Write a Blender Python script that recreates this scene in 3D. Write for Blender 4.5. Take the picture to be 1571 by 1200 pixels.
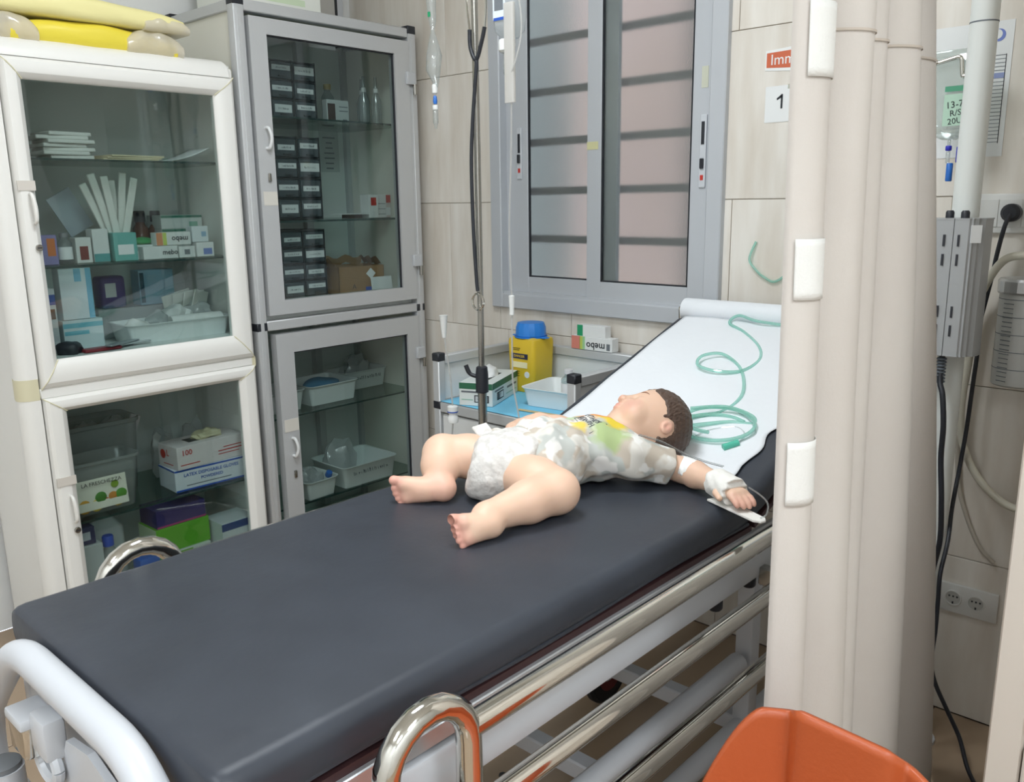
import bpy, bmesh, math, random
import numpy as np
from mathutils import Vector, Matrix, Euler
from mathutils.bvhtree import BVHTree

random.seed(7); rng = np.random.default_rng(7)
for o in list(bpy.data.objects): bpy.data.objects.remove(o)
S = bpy.context.scene
COL = S.collection
V = Vector
PI = math.pi

# ------------------------------------------------------------ camera
yaw, pit, rol = math.radians(42.58), math.radians(12.46), math.radians(.748)
fw = V((-math.sin(yaw)*math.cos(pit), math.cos(yaw)*math.cos(pit), -math.sin(pit)))
rt = V((math.cos(yaw), math.sin(yaw), 0)); dn = fw.cross(rt)
r2 = rt*math.cos(rol) + dn*math.sin(rol); d2 = -rt*math.sin(rol) + dn*math.cos(rol)
cd = bpy.data.cameras.new('camera'); cam = bpy.data.objects.new('camera', cd); COL.objects.link(cam)
cd.sensor_fit = 'HORIZONTAL'; cd.sensor_width = 36; cd.lens = 36*1310.8/1571; cd.clip_start = .02
mw = Matrix.Identity(4)
for i in range(3):
    mw[i][0] = r2[i]; mw[i][1] = -d2[i]; mw[i][2] = -fw[i]
mw[0][3], mw[1][3], mw[2][3] = 0, 0, 1.37
cam.matrix_world = mw
S.camera = cam

# ------------------------------------------------------------ world, lights, exposure
W = bpy.data.worlds.new('world'); S.world = W; W.use_nodes = True
bg = W.node_tree.nodes['Background']; bg.inputs[0].default_value = (.80, .88, 1, 1); bg.inputs[1].default_value = 2.8
S.view_settings.view_transform = 'Standard'; S.view_settings.look = 'None'
S.view_settings.gamma = 1; S.view_settings.use_curve_mapping = False
S.view_settings.exposure = -0.06
LAMP_POWER = 23

# ------------------------------------------------------------ helpers
def lin(h):
    h = h.lstrip('#'); c = [int(h[i:i+2], 16)/255 for i in (0, 2, 4)]
    return tuple(x/12.92 if x <= .04045 else ((x+.055)/1.055)**2.4 for x in c) + (1,)

MATS = {}
def mat(name, col='#808080', rough=.5, metal=0., var=None, bump=None, spec=.5, coat=0., alpha=1., emis=None, rnd=0., stretch=(1,1,1), trans=0., sss=0.):
    """principled material; var=(scale, hex2, contrast) mixes a second colour by noise, bump=(scale, strength)"""
    if name in MATS: return MATS[name]
    m = bpy.data.materials.new(name); m.use_nodes = True
    nt = m.node_tree; b = nt.nodes['Principled BSDF']
    b.inputs['Base Color'].default_value = lin(col); b.inputs['Roughness'].default_value = rough
    b.inputs['Metallic'].default_value = metal; b.inputs['Specular IOR Level'].default_value = spec
    b.inputs['Coat Weight'].default_value = coat; b.inputs['Alpha'].default_value = alpha
    b.inputs['Transmission Weight'].default_value = trans
    if sss:
        b.inputs['Subsurface Weight'].default_value = sss
        b.inputs['Subsurface Radius'].default_value = (.012, .005, .003); b.inputs['Subsurface Scale'].default_value = .6
    if emis:
        b.inputs['Emission Color'].default_value = lin(emis[0]); b.inputs['Emission Strength'].default_value = emis[1]
    if var or bump or rnd:
        tc = nt.nodes.new('ShaderNodeTexCoord'); mp = nt.nodes.new('ShaderNodeMapping')
        nt.links.new(tc.outputs['Object'], mp.inputs['Vector']); mp.inputs['Scale'].default_value = stretch
    if rnd:
        oi = nt.nodes.new('ShaderNodeObjectInfo'); ad = nt.nodes.new('ShaderNodeVectorMath'); ad.operation = 'SCALE'
        cx = nt.nodes.new('ShaderNodeCombineXYZ')
        for k in range(3): nt.links.new(oi.outputs['Random'], cx.inputs[k])
        nt.links.new(cx.outputs[0], ad.inputs[0]); ad.inputs['Scale'].default_value = 37.
        nt.links.new(ad.outputs[0], mp.inputs['Location'])
    if var:
        n = nt.nodes.new('ShaderNodeTexNoise'); n.inputs['Scale'].default_value = var[0]; n.inputs['Detail'].default_value = 5
        r = nt.nodes.new('ShaderNodeValToRGB'); c = var[2] if len(var) > 2 else .2
        r.color_ramp.elements[0].position = .5-c; r.color_ramp.elements[1].position = .5+c
        r.color_ramp.elements[0].color = lin(col); r.color_ramp.elements[1].color = lin(var[1])
        nt.links.new(mp.outputs[0], n.inputs['Vector']); nt.links.new(n.outputs['Fac'], r.inputs[0])
        out = r.outputs[0]
        if rnd:
            hs = nt.nodes.new('ShaderNodeHueSaturation'); mr = nt.nodes.new('ShaderNodeMapRange')
            mr.inputs['To Min'].default_value = 1-rnd; mr.inputs['To Max'].default_value = 1+rnd
            nt.links.new(oi.outputs['Random'], mr.inputs['Value']); nt.links.new(mr.outputs[0], hs.inputs['Value'])
            nt.links.new(out, hs.inputs['Color']); out = hs.outputs[0]
        nt.links.new(out, b.inputs['Base Color'])
    if bump:
        n2 = nt.nodes.new('ShaderNodeTexNoise'); n2.inputs['Scale'].default_value = bump[0]; n2.inputs['Detail'].default_value = 4
        bp = nt.nodes.new('ShaderNodeBump'); bp.inputs['Strength'].default_value = bump[1]; bp.inputs['Distance'].default_value = .01
        nt.links.new(mp.outputs[0], n2.inputs['Vector']); nt.links.new(n2.outputs['Fac'], bp.inputs['Height'])
        nt.links.new(bp.outputs[0], b.inputs['Normal'])
    MATS[name] = m
    return m

def clear_mat(name, tint, gloss=.04, rough=.02, haze=None):
    """thin clear sheet: transparent body, fresnel gloss, optional milky haze (hex, amount)"""
    m = bpy.data.materials.new(name); m.use_nodes = True; nt = m.node_tree
    nt.nodes.remove(nt.nodes['Principled BSDF']); out = nt.nodes['Material Output']
    tr = nt.nodes.new('ShaderNodeBsdfTransparent'); tr.inputs[0].default_value = lin(tint)
    gl = nt.nodes.new('ShaderNodeBsdfGlossy'); gl.inputs['Roughness'].default_value = rough
    lw = nt.nodes.new('ShaderNodeLayerWeight'); pw = nt.nodes.new('ShaderNodeMath'); pw.operation = 'POWER'; pw.inputs[1].default_value = 4.5
    nt.links.new(lw.outputs['Facing'], pw.inputs[0])
    ma = nt.nodes.new('ShaderNodeMath'); ma.operation = 'MULTIPLY_ADD'; ma.inputs[1].default_value = .6; ma.inputs[2].default_value = gloss
    nt.links.new(pw.outputs[0], ma.inputs[0])
    mx = nt.nodes.new('ShaderNodeMixShader'); nt.links.new(ma.outputs[0], mx.inputs[0])
    a = tr.outputs[0]
    if haze:
        df = nt.nodes.new('ShaderNodeBsdfDiffuse'); df.inputs[0].default_value = lin(haze[0])
        tl = nt.nodes.new('ShaderNodeBsdfTranslucent'); tl.inputs[0].default_value = lin(haze[0])
        m1 = nt.nodes.new('ShaderNodeMixShader'); m1.inputs[0].default_value = .45
        nt.links.new(df.outputs[0], m1.inputs[1]); nt.links.new(tl.outputs[0], m1.inputs[2])
        m2 = nt.nodes.new('ShaderNodeMixShader'); m2.inputs[0].default_value = haze[1]
        nt.links.new(a, m2.inputs[1]); nt.links.new(m1.outputs[0], m2.inputs[2]); a = m2.outputs[0]
    nt.links.new(a, mx.inputs[1]); nt.links.new(gl.outputs[0], mx.inputs[2]); nt.links.new(mx.outputs[0], out.inputs[0])
    MATS[name] = m
    return m

def NB(): return bmesh.new()
def box(bm, lo, hi, bev=0., seg=1, M4=None):
    lo, hi = V(lo), V(hi); c = (lo+hi)/2; s = hi-lo
    r = bmesh.ops.create_cube(bm, size=1)
    vs = r['verts']
    for v in vs: v.co = V((v.co.x*s.x, v.co.y*s.y, v.co.z*s.z)) + c
    if bev:
        es = {e for v in vs for e in v.link_edges}
        rr = bmesh.ops.bevel(bm, geom=list(es), offset=min(bev, min(s)*.45), segments=seg, affect='EDGES', profile=.5)
        vs = list({v for f in rr['faces'] for v in f.verts} | {v for v in vs if v.is_valid})
    if M4 is not None:
        for v in vs: v.co = M4 @ v.co
    return vs
def smooth_path(pts, n=6):
    P = [V(p) for p in pts]
    if len(P) < 3: return P
    out = []
    for i in range(len(P)-1):
        p0 = P[max(i-1, 0)]; p1 = P[i]; p2 = P[i+1]; p3 = P[min(i+2, len(P)-1)]
        for k in range(n):
            t = k/n
            out.append(.5*((2*p1)+(p2-p0)*t+(2*p0-5*p1+4*p2-p3)*t*t+(3*p1-p0-3*p2+p3)*t**3))
    out.append(P[-1]); return out
def fillet(pts, r, n=6):
    P = [V(p) for p in pts]; out = [P[0]]
    for i in range(1, len(P)-1):
        a = (P[i-1]-P[i]); b = (P[i+1]-P[i]); rr = min(r, a.length*.49, b.length*.49)
        p, q = P[i]+a.normalized()*rr, P[i]+b.normalized()*rr
        for k in range(n+1):
            t = k/n; out.append(p*(1-t)**2+P[i]*2*t*(1-t)+q*t*t)
    out.append(P[-1]); return out
def tube(bm, pts, r, seg=10, cap=True):
    P = [V(p) for p in pts]; n = len(P); rings = []
    t = (P[1]-P[0]).normalized(); up = V((0, 0, 1)) if abs(t.z) < .9 else V((1, 0, 0))
    nrm = (up - t*up.dot(t)).normalized()
    for i in range(n):
        tt = (P[min(i+1, n-1)]-P[max(i-1, 0)])
        if tt.length < 1e-9: tt = t
        tt.normalize()
        nrm = (nrm - tt*nrm.dot(tt)).normalized(); bn = tt.cross(nrm)
        rr = r[i] if isinstance(r, (list, tuple)) else r
        rings.append([bm.verts.new(P[i]+(nrm*math.cos(2*PI*k/seg)+bn*math.sin(2*PI*k/seg))*rr) for k in range(seg)])
    for a, b in zip(rings, rings[1:]):
        for k in range(seg): bm.faces.new((a[k], a[(k+1) % seg], b[(k+1) % seg], b[k]))
    if cap:
        bm.faces.new(rings[0][::-1]); bm.faces.new(rings[-1])
def lathe(bm, prof, c=(0, 0, 0), seg=20, axis='z'):
    """prof: list of (radius, height)"""
    c = V(c); rings = []
    for r, h in prof:
        ring = []
        for k in range(seg):
            a = 2*PI*k/seg; x, y = r*math.cos(a), r*math.sin(a)
            p = {'z': (x, y, h), 'x': (h, x, y), 'y': (y, h, x)}[axis]
            ring.append(bm.verts.new(c+V(p)))
        rings.append(ring)
    for a, b in zip(rings, rings[1:]):
        for k in range(seg): bm.faces.new((a[k], a[(k+1) % seg], b[(k+1) % seg], b[k]))
    bm.faces.new(rings[0][::-1]); bm.faces.new(rings[-1])
def loft(bm, rings, cap=True):
    R = [[bm.verts.new(V(p)) for p in ring] for ring in rings]; n = len(R[0])
    for a, b in zip(R, R[1:]):
        for k in range(n): bm.faces.new((a[k], a[(k+1) % n], b[(k+1) % n], b[k]))
    if cap: bm.faces.new(R[0][::-1]); bm.faces.new(R[-1])
def rrect(cx, cy, w, h, r, n=4):
    out = []
    for (sx, sy, a0) in ((1, 1, 0), (-1, 1, 90), (-1, -1, 180), (1, -1, 270)):
        for k in range(n+1):
            a = math.radians(a0+90*k/n)
            out.append((cx+sx*(w/2-r)+r*math.cos(a), cy+sy*(h/2-r)+r*math.sin(a)))
    return out
def grid(bm, f, nu, nv):
    G = [[bm.verts.new(V(f(i/nu, j/nv))) for j in range(nv+1)] for i in range(nu+1)]
    for i in range(nu):
        for j in range(nv): bm.faces.new((G[i][j], G[i+1][j], G[i+1][j+1], G[i][j+1]))

def link(o, parent=None):
    COL.objects.link(o)
    if parent is not None:
        o.parent = parent
        base = parent.get('_base')
        o.matrix_parent_inverse = Matrix.Translation(V(base)).inverted() if base is not None else Matrix.Identity(4)
    return o
def finish(bm, m, smooth=None, name='m'):
    bmesh.ops.recalc_face_normals(bm, faces=bm.faces)
    me = bpy.data.meshes.new(name); bm.to_mesh(me); bm.free()
    me.materials.append(m)
    if smooth is not None:
        for p in me.polygons: p.use_smooth = True
        try: me.set_sharp_from_angle(angle=math.radians(smooth))
        except Exception: pass
    return me
def tag(o, label=None, cat=None, group=None, kind=None):
    if label: o['label'] = label
    if cat: o['category'] = cat
    if group: o['group'] = group
    if kind: o['kind'] = kind
    return o
def part(name, bm, m, parent=None, smooth=40, label=None, kind=None):
    """mesh built in world coordinates (or in the parent's local ones when the parent has no _base)"""
    o = bpy.data.objects.new(name, finish(bm, m, smooth, name)); link(o, parent)
    return tag(o, label, None, None, kind)
BASES = {}
def thing(name, label, cat, base, group=None):
    o = bpy.data.objects.new(name, None); COL.objects.link(o); o.location = base; o['_base'] = tuple(base)
    o.empty_display_size = .05
    return tag(o, label, cat, group)
def lthing(name, label, cat, loc, rot=(0, 0, 0), group=None):
    """a thing whose parts are built in local coordinates"""
    o = bpy.data.objects.new(name, None); COL.objects.link(o); o.location = loc; o.rotation_euler = rot
    o.empty_display_size = .05
    return tag(o, label, cat, group)
def lmesh(name, bm, m, label, cat, loc, rot=(0, 0, 0), group=None, smooth=40):
    o = bpy.data.objects.new(name, finish(bm, m, smooth, name)); COL.objects.link(o); o.location = loc; o.rotation_euler = rot
    return tag(o, label, cat, group)
def quick(bmfn, *a, **k):
    bm = NB(); bmfn(bm, *a, **k); return bm
def bx(lo, hi, bev=0., seg=1): return quick(box, lo, hi, bev, seg)
def tb(pts, r, seg=10): return quick(tube, pts, r, seg)
def text_mesh(body, size, m, bold=False):
    cu = bpy.data.curves.new('t', 'FONT'); cu.body = body; cu.size = size; cu.align_x = 'CENTER'; cu.align_y = 'CENTER'
    cu.extrude = .0002; cu.resolution_u = 2
    if bold: cu.offset = size*.012
    o = bpy.data.objects.new('t', cu); COL.objects.link(o)
    dg = bpy.context.evaluated_depsgraph_get(); dg.update()
    me = bpy.data.meshes.new_from_object(o.evaluated_get(dg)); bpy.data.objects.remove(o)
    me.materials.clear(); me.materials.append(m)
    return me
def frame(right, up, origin):
    r = V(right).normalized(); u = V(up).normalized(); n = r.cross(u)
    M = Matrix.Identity(4)
    for i in range(3): M[i][0] = r[i]; M[i][1] = u[i]; M[i][2] = n[i]; M[i][3] = origin[i]
    return M
def letter(parent, body, size, m, right, up, origin, sx=1., bold=False, name='lettering'):
    me = text_mesh(body, size, m, bold); M = frame(right, up, origin)
    me.transform(M @ Matrix.Diagonal((sx, 1, 1, 1)))
    o = bpy.data.objects.new(name, me); link(o, parent)
    return o
def panel(parent, name, m, right, up, origin, w, h, t=.0008, r=0.):
    """thin printed panel or sticker lying on a face; origin = its centre on the face"""
    bm = NB(); box(bm, (-w/2, -h/2, 0), (w/2, h/2, t)); bm.transform(frame(right, up, origin))
    return part(name, bm, m, parent, None)
FX = ((0, 1, 0), (0, 0, 1))      # reading directions on a face that looks to +X
FY = ((1, 0, 0), (0, 0, 1))      # ... on a face that looks to -Y
FZ = ((0, 1, 0), (-1, 0, 0))     # ... on a top face, read from +X

INK = mat('black_print', '#20242a', .6); INKG = mat('grey_print', '#6f757b', .6); RED = mat('red_print', '#c2352c', .5)
BLUE = mat('blue_print', '#2b57b5', .5); GREEN = mat('green_print', '#1f9a68', .5); WPAP = mat('white_card', '#eceeee', .55)
def carton(name, label, cat, size, loc, rz, col, group=None, prints=(), texts=(), rot=None, rough=.5):
    """cardboard box standing on loc; prints=(face, u, v, w, h, material) in metres from the face centre, texts=(face, body, size, material, u, v, flip)"""
    w, d, h = size           # x, y, z
    o = lmesh(name, bx((-w/2, -d/2, 0), (w/2, d/2, h), .0012), mat('card_'+col.lstrip('#'), col, rough), label, cat, loc, rot or (0, 0, rz), group, None)
    F = {'x': (FX, V((w/2, 0, h/2)), V((0, 1, 0)), V((0, 0, 1))), 'y': (FY, V((0, -d/2, h/2)), V((1, 0, 0)), V((0, 0, 1))), 'z': (FZ, V((0, 0, h)), V((0, 1, 0)), V((-1, 0, 0)))}
    for f, u, v, pw, ph, m in prints:
        fr, c, a, b = F[f]; panel(o, 'printed_panel', m, fr[0], fr[1], c+a*u+b*v, pw, ph, .0005)
    for t in texts:
        f, body, sz, m, u, v = t[:6]; flip = -1 if len(t) > 6 and t[6] else 1
        fr, c, a, b = F[f]; n = V(fr[0]).cross(V(fr[1]))
        letter(o, body, sz, m, V(fr[0])*flip, V(fr[1])*flip, c+a*u+b*v+n*.0008, bold=True)
    return o

def scribble(parent, m, right, up, origin, w, h, n=8, seed=0, name='handwriting'):
    """unreadable small handwriting: a row of short strokes"""
    rd = random.Random(seed); bm = NB(); M = frame(right, up, origin); x = -w/2
    while x < w/2:
        cw = w/n*rd.uniform(.5, .8); hh = h*rd.uniform(.55, 1); k = rd.random(); t = h*.14
        box(bm, (x, -h/2, 0), (x+t, -h/2+hh, .0004))
        if k > .3: box(bm, (x, -h/2+hh*rd.uniform(.3, .9), 0), (x+cw*.7, -h/2+hh*.0+t+hh*rd.uniform(.3, .9), .0004))
        if k > .55: box(bm, (x+cw*.7, -h/2, 0), (x+cw*.7+t, -h/2+hh*.8, .0004))
        x += cw+w/n*.25*(1 if k < .85 else 2.5)
    bm.transform(M); return part(name, bm, m, parent, None)
# ------------------------------------------------------------ room shell
YW, XL, XR, YF, ZC = 2.33, -3.02, 1.7, -1.7, 2.7
travertine = mat('travertine', '#efebe3', .3, var=(6., '#d9d0c3', .22), stretch=(2.6, 1, .45), rnd=.035, bump=(26., .04))
grout = mat('wall_grout', '#a89e90', .8)
paint = mat('white_paint', '#ecedec', .7, bump=(60, .05))
ceilm = mat('ceiling_paint', '#efeeea', .8)
floor_tile = mat('floor_tile', '#ad977f', .22, var=(3.5, '#a08a72', .3), rnd=.03, bump=(40, .02))
floor_grout = mat('floor_grout', '#5b4a3c', .85)
alu = mat('window_aluminium', '#c3c7cc', .42, .15, bump=(90, .02))
alu_brushed = mat('brushed_aluminium', '#c8cacb', .36, .25, bump=(120, .03))
black_plastic = mat('black_plastic', '#24272e', .45)
chrome = mat('chrome', '#d6d4cd', .10, 1.)
steel = mat('steel', '#a8a6a0', .25, 1.)

def structure(name, bm, m, smooth=None):
    o = part(name, bm, m, None, smooth); o['kind'] = 'structure'; return o

fl = structure('floor', bx((XL, YF, -.08), (XR, YW+.12, -.003)), floor_grout)
T = .434; gx0, gy0 = -2.314, .606
def share(me, name, loc, parent):
    o = bpy.data.objects.new(name, me); o.location = loc; link(o, parent); return o
tile_me = finish(bx((.0025, .0025, -.01), (T-.0025, T-.0025, 0), .0012), floor_tile, None, 'tile')
for i in range(-2, 10):
    for j in range(-6, 5):
        x0, y0 = gx0+i*T, gy0+j*T
        x1, y1 = min(x0+T, XR), min(y0+T, YW); xa, ya = max(x0, XL), max(y0, YF)
        if x1-xa < .02 or y1-ya < .02: continue
        if abs(x1-xa-T) < 1e-4 and abs(y1-ya-T) < 1e-4: share(tile_me, 'tile', (x0, y0, 0), fl)
        else: part('tile', bx((xa+.0025, ya+.0025, -.01), (x1-.0025, y1-.0025, 0), .0012), floor_tile, fl, None)

WX0, WX1, WZ0, WZ1 = -2.195, -1.30, 1.01, 2.17       # opening of the window
bm = NB()
for lo, hi in (((XL, YW+.004, 0), (WX0, YW+.13, ZC)), ((WX1, YW+.004, 0), (XR, YW+.13, ZC)), ((WX0, YW+.004, 0), (WX1, YW+.13, WZ0)), ((WX0, YW+.004, WZ1), (WX1, YW+.13, ZC))):
    box(bm, lo, hi)
wb = structure('wall_back', bm, grout)
rows = [0, .445, .905, 1.37, 1.834, 2.297, ZC]
def cut(r, w):
    x0, x1, z0, z1 = r; a, b, c, d = w
    if x1 <= a or x0 >= b or z1 <= c or z0 >= d: return [r]
    out = []
    if x0 < a: out.append((x0, a, z0, z1)); x0 = a
    if x1 > b: out.append((b, x1, z0, z1)); x1 = b
    if z0 < c: out.append((x0, x1, z0, c))
    if z1 > d: out.append((x0, x1, d, z1))
    return out
for r in range(6):
    off = -1.255 if r % 2 == 0 else -1.255+.3
    for i in range(-4, 6):
        for (x0, x1, z0, z1) in cut((max(off+i*.6, XL), min(off+(i+1)*.6, XR), rows[r], rows[r+1]), (WX0, WX1, WZ0, WZ1)):
            if x1-x0 > .02 and z1-z0 > .02:
                part('tile', bx((x0+.0012, YW, z0+.0012), (x1-.0012, YW+.012, z1-.0012), .0008), travertine, wb, None)
wl = structure('wall_left', bx((XL-.1, YF, 0), (XL, YW+.13, ZC)), paint)
structure('wall_right', bx((XR, YF, 0), (XR+.1, YW+.13, ZC)), paint)
structure('wall_front', bx((XL-.1, YF-.1, 0), (XR+.1, YF, ZC)), paint)
structure('ceiling', bx((XL-.1, YF-.1, ZC), (XR+.1, YW+.13, ZC+.1)), ceilm)

# ceiling lamps: recessed fluorescent panels
diff = mat('lamp_diffuser', '#ffffff', .5, emis=('#f4f8ff', 3.))
for k, (x, y) in enumerate(((-1.25, 1.0), (1.1, .35), (.9, -.95), (-.7, -.9))):
    t = thing('ceiling_lamp', 'square white ceiling light panel with aluminium rim', 'lamp', (x, y, ZC), 'ceiling light panels')
    bm = NB()
    for lo, hi in (((-.32, -.32), (.32, -.29)), ((-.32, .29), (.32, .32)), ((-.32, -.29), (-.29, .29)), ((.29, -.29), (.32, .29))):
        box(bm, (x+lo[0], y+lo[1], ZC-.02), (x+hi[0], y+hi[1], ZC-.001))
    part('rim', bm, alu, t, None)
    part('diffuser', bx((x-.29, y-.29, ZC-.008), (x+.29, y+.29, ZC-.002)), diff, t, None)
    ld = bpy.data.lights.new('panel_light', 'AREA'); ld.energy = LAMP_POWER; ld.shape = 'SQUARE'; ld.size = .56; ld.color = (.90, .96, 1)
    lo_ = bpy.data.objects.new('panel_light', ld); lo_.location = (x, y, ZC-.024); link(lo_, None); lo_.parent = t
    lo_.matrix_parent_inverse = Matrix.Translation((x, y, ZC)).inverted()

# window with two sliding sashes, bars and the light shaft behind it
win = thing('window_1', None, None, (-1.75, YW, WZ0)); win['kind'] = 'structure'
win['label'] = 'grey aluminium sliding window with frosted panes and bars behind'
def rectframe(bm, x0, x1, z0, z1, w, y0, y1, bev=.003, wb_=None, wt=None):
    wb_ = wb_ or w; wt = wt or w
    box(bm, (x0, y0, z0), (x0+w, y1, z1), bev); box(bm, (x1-w, y0, z0), (x1, y1, z1), bev)
    box(bm, (x0+w, y0, z0), (x1-w, y1, z0+wb_), bev); box(bm, (x0+w, y0, z1-wt), (x1-w, y1, z1), bev)
part('outer_frame', quick(rectframe, -2.217, -1.278, .99, 2.19, .052, YW-.022, YW+.05, .003), alu, win, None)
part('track', bx((-2.165, YW-.012, 1.042), (-1.33, YW+.03, 1.05)), alu, win, None)
pane_m = mat('frosted_glass', '#e6ebe8', .22, trans=1., spec=.5, bump=(300, .05))
sashes = ((-2.166, -1.675, -2.062, -1.786, YW+.012), (-1.786, -1.330, -1.728, -1.394, YW-.006))
for (sx0, sx1, gx0_, gx1_, y) in sashes:
    bm = NB(); z0, z1 = 1.045, 2.14
    box(bm, (sx0, y, z0), (gx0_, y+.018, z1), .002); box(bm, (gx1_, y, z0), (sx1, y+.018, z1), .002)
    box(bm, (gx0_, y, z0), (gx1_, y+.018, 1.105), .002); box(bm, (gx0_, y, 2.08), (gx1_, y+.018, z1), .002)
    s = part('sash', bm, alu, win, None)
    part('pane', bx((gx0_-.004, y+.007, 1.10), (gx1_+.004, y+.011, 2.085)), pane_m, s, None)
    bm = NB()
    for lo, hi in (((gx0_, 1.105), (gx0_+.005, 2.08)), ((gx1_-.005, 1.105), (gx1_, 2.08)), ((gx0_, 1.105), (gx1_, 1.110)), ((gx0_, 2.075), (gx1_, 2.08))):
        box(bm, (lo[0], y+.002, lo[1]), (hi[0], y+.012, hi[1]))
    part('gasket', bm, black_plastic, s, None)
lockw = mat('lock_plate', '#c9cdd2', .4)
for x, z0, z1 in ((-2.098, 1.45, 1.625), (-1.352, 1.405, 1.615)):
    yy = (YW+.012) if x < -2 else (YW-.006)
    l = part('slide_lock', bx((x-.011, yy-.006, z0), (x+.011, yy, z1), .003, 2), lockw, win, None)
    part('slot', bx((x-.005, yy-.0075, z1-.085), (x+.005, yy-.0055, z1-.02)), black_plastic, l, None)
    part('slider', bx((x-.006, yy-.013, z0+.055), (x+.006, yy-.005, z0+.085), .002), black_plastic, l, None)
    part('red_mark', bx((x-.005, yy-.0072, z0+.022), (x+.005, yy-.0055, z0+.037)), RED, l, None)
part('paper_scrap', bx((-1.365, YW-.0072, 1.69), (-1.343, YW-.006, 1.75)), mat('old_tape', '#c9cbb9', .7), win, None)
part('tape_scrap', bx((-1.785, YW-.0072, 1.535), (-1.74, YW-.006, 1.56)), mat('yellow_tape', '#d2cfa0', .6), win, None)
bar_m = mat('bar_metal', '#9a999b', .5, .2)
for k in range(6):
    z = 1.2395+.168*k
    part('bar', bx((WX0, YW+.062, z-.013), (WX1, YW+.07, z+.013)), bar_m, win, None)
shaft = mat('shaft_wall_grey', '#8d918f', .8); peach = mat('painted_glow_peach', '#f4d8cb', .75, var=(2., '#f6dcd8', .3))
sb = structure('wall_outside', bx((-4.2, 3.25, -1), (.6, 3.35, 4)), shaft)
part('painted_glow_strip', bx((-2.49, 3.12, -1), (-1.95, 3.25, 4), .02), peach, sb, None)  # added slab: pale peach colour stands in for the bright light in the panes

# notices and sockets on the tiled wall
def on_wall(name, label, cat, x0, x1, z0, z1, m, t=.0012, y=YW):
    return lmesh(name, bx((x0, y-t-.0003, z0), (x1, y-.0003, z1)), m, label, cat, (0, 0, 0), smooth=None)
paperw = mat('sheet_paper', '#e9ebea', .6)
o = on_wall('number_sign', 'white paper with the number 1 taped to the tiles beside the window', 'sign', -1.165, -1.03, 1.578, 1.674, paperw)
letter(o, '1', .056, INK, *FY, (-1.116, YW-.002, 1.630)); part('lettering', quick(loft, [[(-1.118, y, 1.650), (-1.114, y, 1.644), (-1.130, y, 1.636), (-1.131, y, 1.641)] for y in (YW-.0022, YW-.0018)]), INK, o, None); 
tape = clear_mat('clear_tape', '#f2f2ee', .03, .1)
panel(o, 'tape', tape, *FY, (-1.085, YW-.0016, 1.67), .03, .012)
bm = NB(); bm_pts = [(-1.17, 1.717), (-.95, 1.697), (-.95, 1.79), (-1.06, 1.775), (-1.17, 1.768)]
vs = [bm.verts.new((x, YW-.0016, z)) for x, z in bm_pts]; f = bm.faces.new(vs)
r = bmesh.ops.extrude_face_region(bm, geom=[f]); bmesh.ops.translate(bm, verts=[v for v in r['geom'] if isinstance(v, bmesh.types.BMVert)], vec=(0, .0013, 0))
o = lmesh('sticker', bm, mat('sticker_white', '#eef0ee', .4), 'orange and white sticker beginning with Imm half behind the curtain', 'sticker', (0, 0, 0), smooth=None)
part('printed_panel', quick(lambda b: loft(b, [[(-1.166, YW-.0022, 1.724), (-.955, YW-.0022, 1.708), (-.955, YW-.0022, 1.768), (-1.166, YW-.0022, 1.762)], [(-1.166, YW-.0016, 1.724), (-.955, YW-.0016, 1.708), (-.955, YW-.0016, 1.768), (-1.166, YW-.0016, 1.762)]])), mat('orange_print', '#cf6a48', .5), o, None)
letter(o, 'Immo', .040, WPAP, *FY, (-1.108, YW-.0026, 1.742))
# printed form on the wall
o = on_wall('printed_form', 'white printed form with a table and blue stamp on the tiles', 'paper', -.79, -.557, 1.462, 1.766, paperw)
for k in range(24): panel(o, 'rule_line', INKG, *FY, (-.594, YW-.0016, 1.495+.0085*k), .05, .0012)
panel(o, 'rule_line', INK, *FY, (-.5685, YW-.0016, 1.592), .0014, .20); panel(o, 'blue_row', mat('pale_blue_print', '#8f9bc4', .6), *FY, (-.594, YW-.0017, 1.645), .05, .012)
panel(o, 'rule_line', INKG, *FY, (-.70, YW-.0016, 1.70), .12, .001); panel(o, 'rule_line', INKG, *FY, (-.71, YW-.0016, 1.69), .10, .001)
bm = NB(); lathe(bm, [(.014, 0), (.014, .0006)], (-.588, YW-.0022, 1.735), 20, 'y'); part('stamp', bm, mat('stamp_blue', '#7486c9', .6), o)
bm = NB(); lathe(bm, [(.011, 0), (.011, .0006)], (-.592, YW-.0026, 1.737), 20, 'y'); part('stamp_centre', bm, paperw, o)

sockw = mat('socket_plastic', '#dcdcd8', .35)
def socket_face(parent, x, z, y):
    bm = NB(); lathe(bm, [(.0215, 0), (.0205, -.003), (.018, -.003), (.0175, .001)], (x, y, z), 24, 'y'); a = part('socket_ring', bm, sockw, parent)
    bm = NB(); lathe(bm, [(.0175, -.0015), (.0175, .0005)], (x, y, z), 24, 'y'); part('socket_well', bm, mat('socket_grey', '#b9b9b4', .5), a)
    bm = NB()
    for dx, dz in ((-.0095, .0045), (0, .0045), (.0095, .0045)): lathe(bm, [(.0025, -.0022), (.0025, -.0008)], (x+dx, y, z+dz), 10, 'y')
    box(bm, (x-.002, y-.0024, z-.016), (x+.002, y-.0008, z-.010)); part('socket_hole', bm, black_plastic, a)
t = thing('double_socket', 'white double power socket low on the tiled wall', 'socket', (-.53, YW, .28))
part('plate', bx((-.606, YW-.010, .292), (-.452, YW, .372), .003, 2), sockw, t)
socket_face(t, -.557, .334, YW-.0102); socket_face(t, -.502, .334, YW-.0102)
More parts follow.
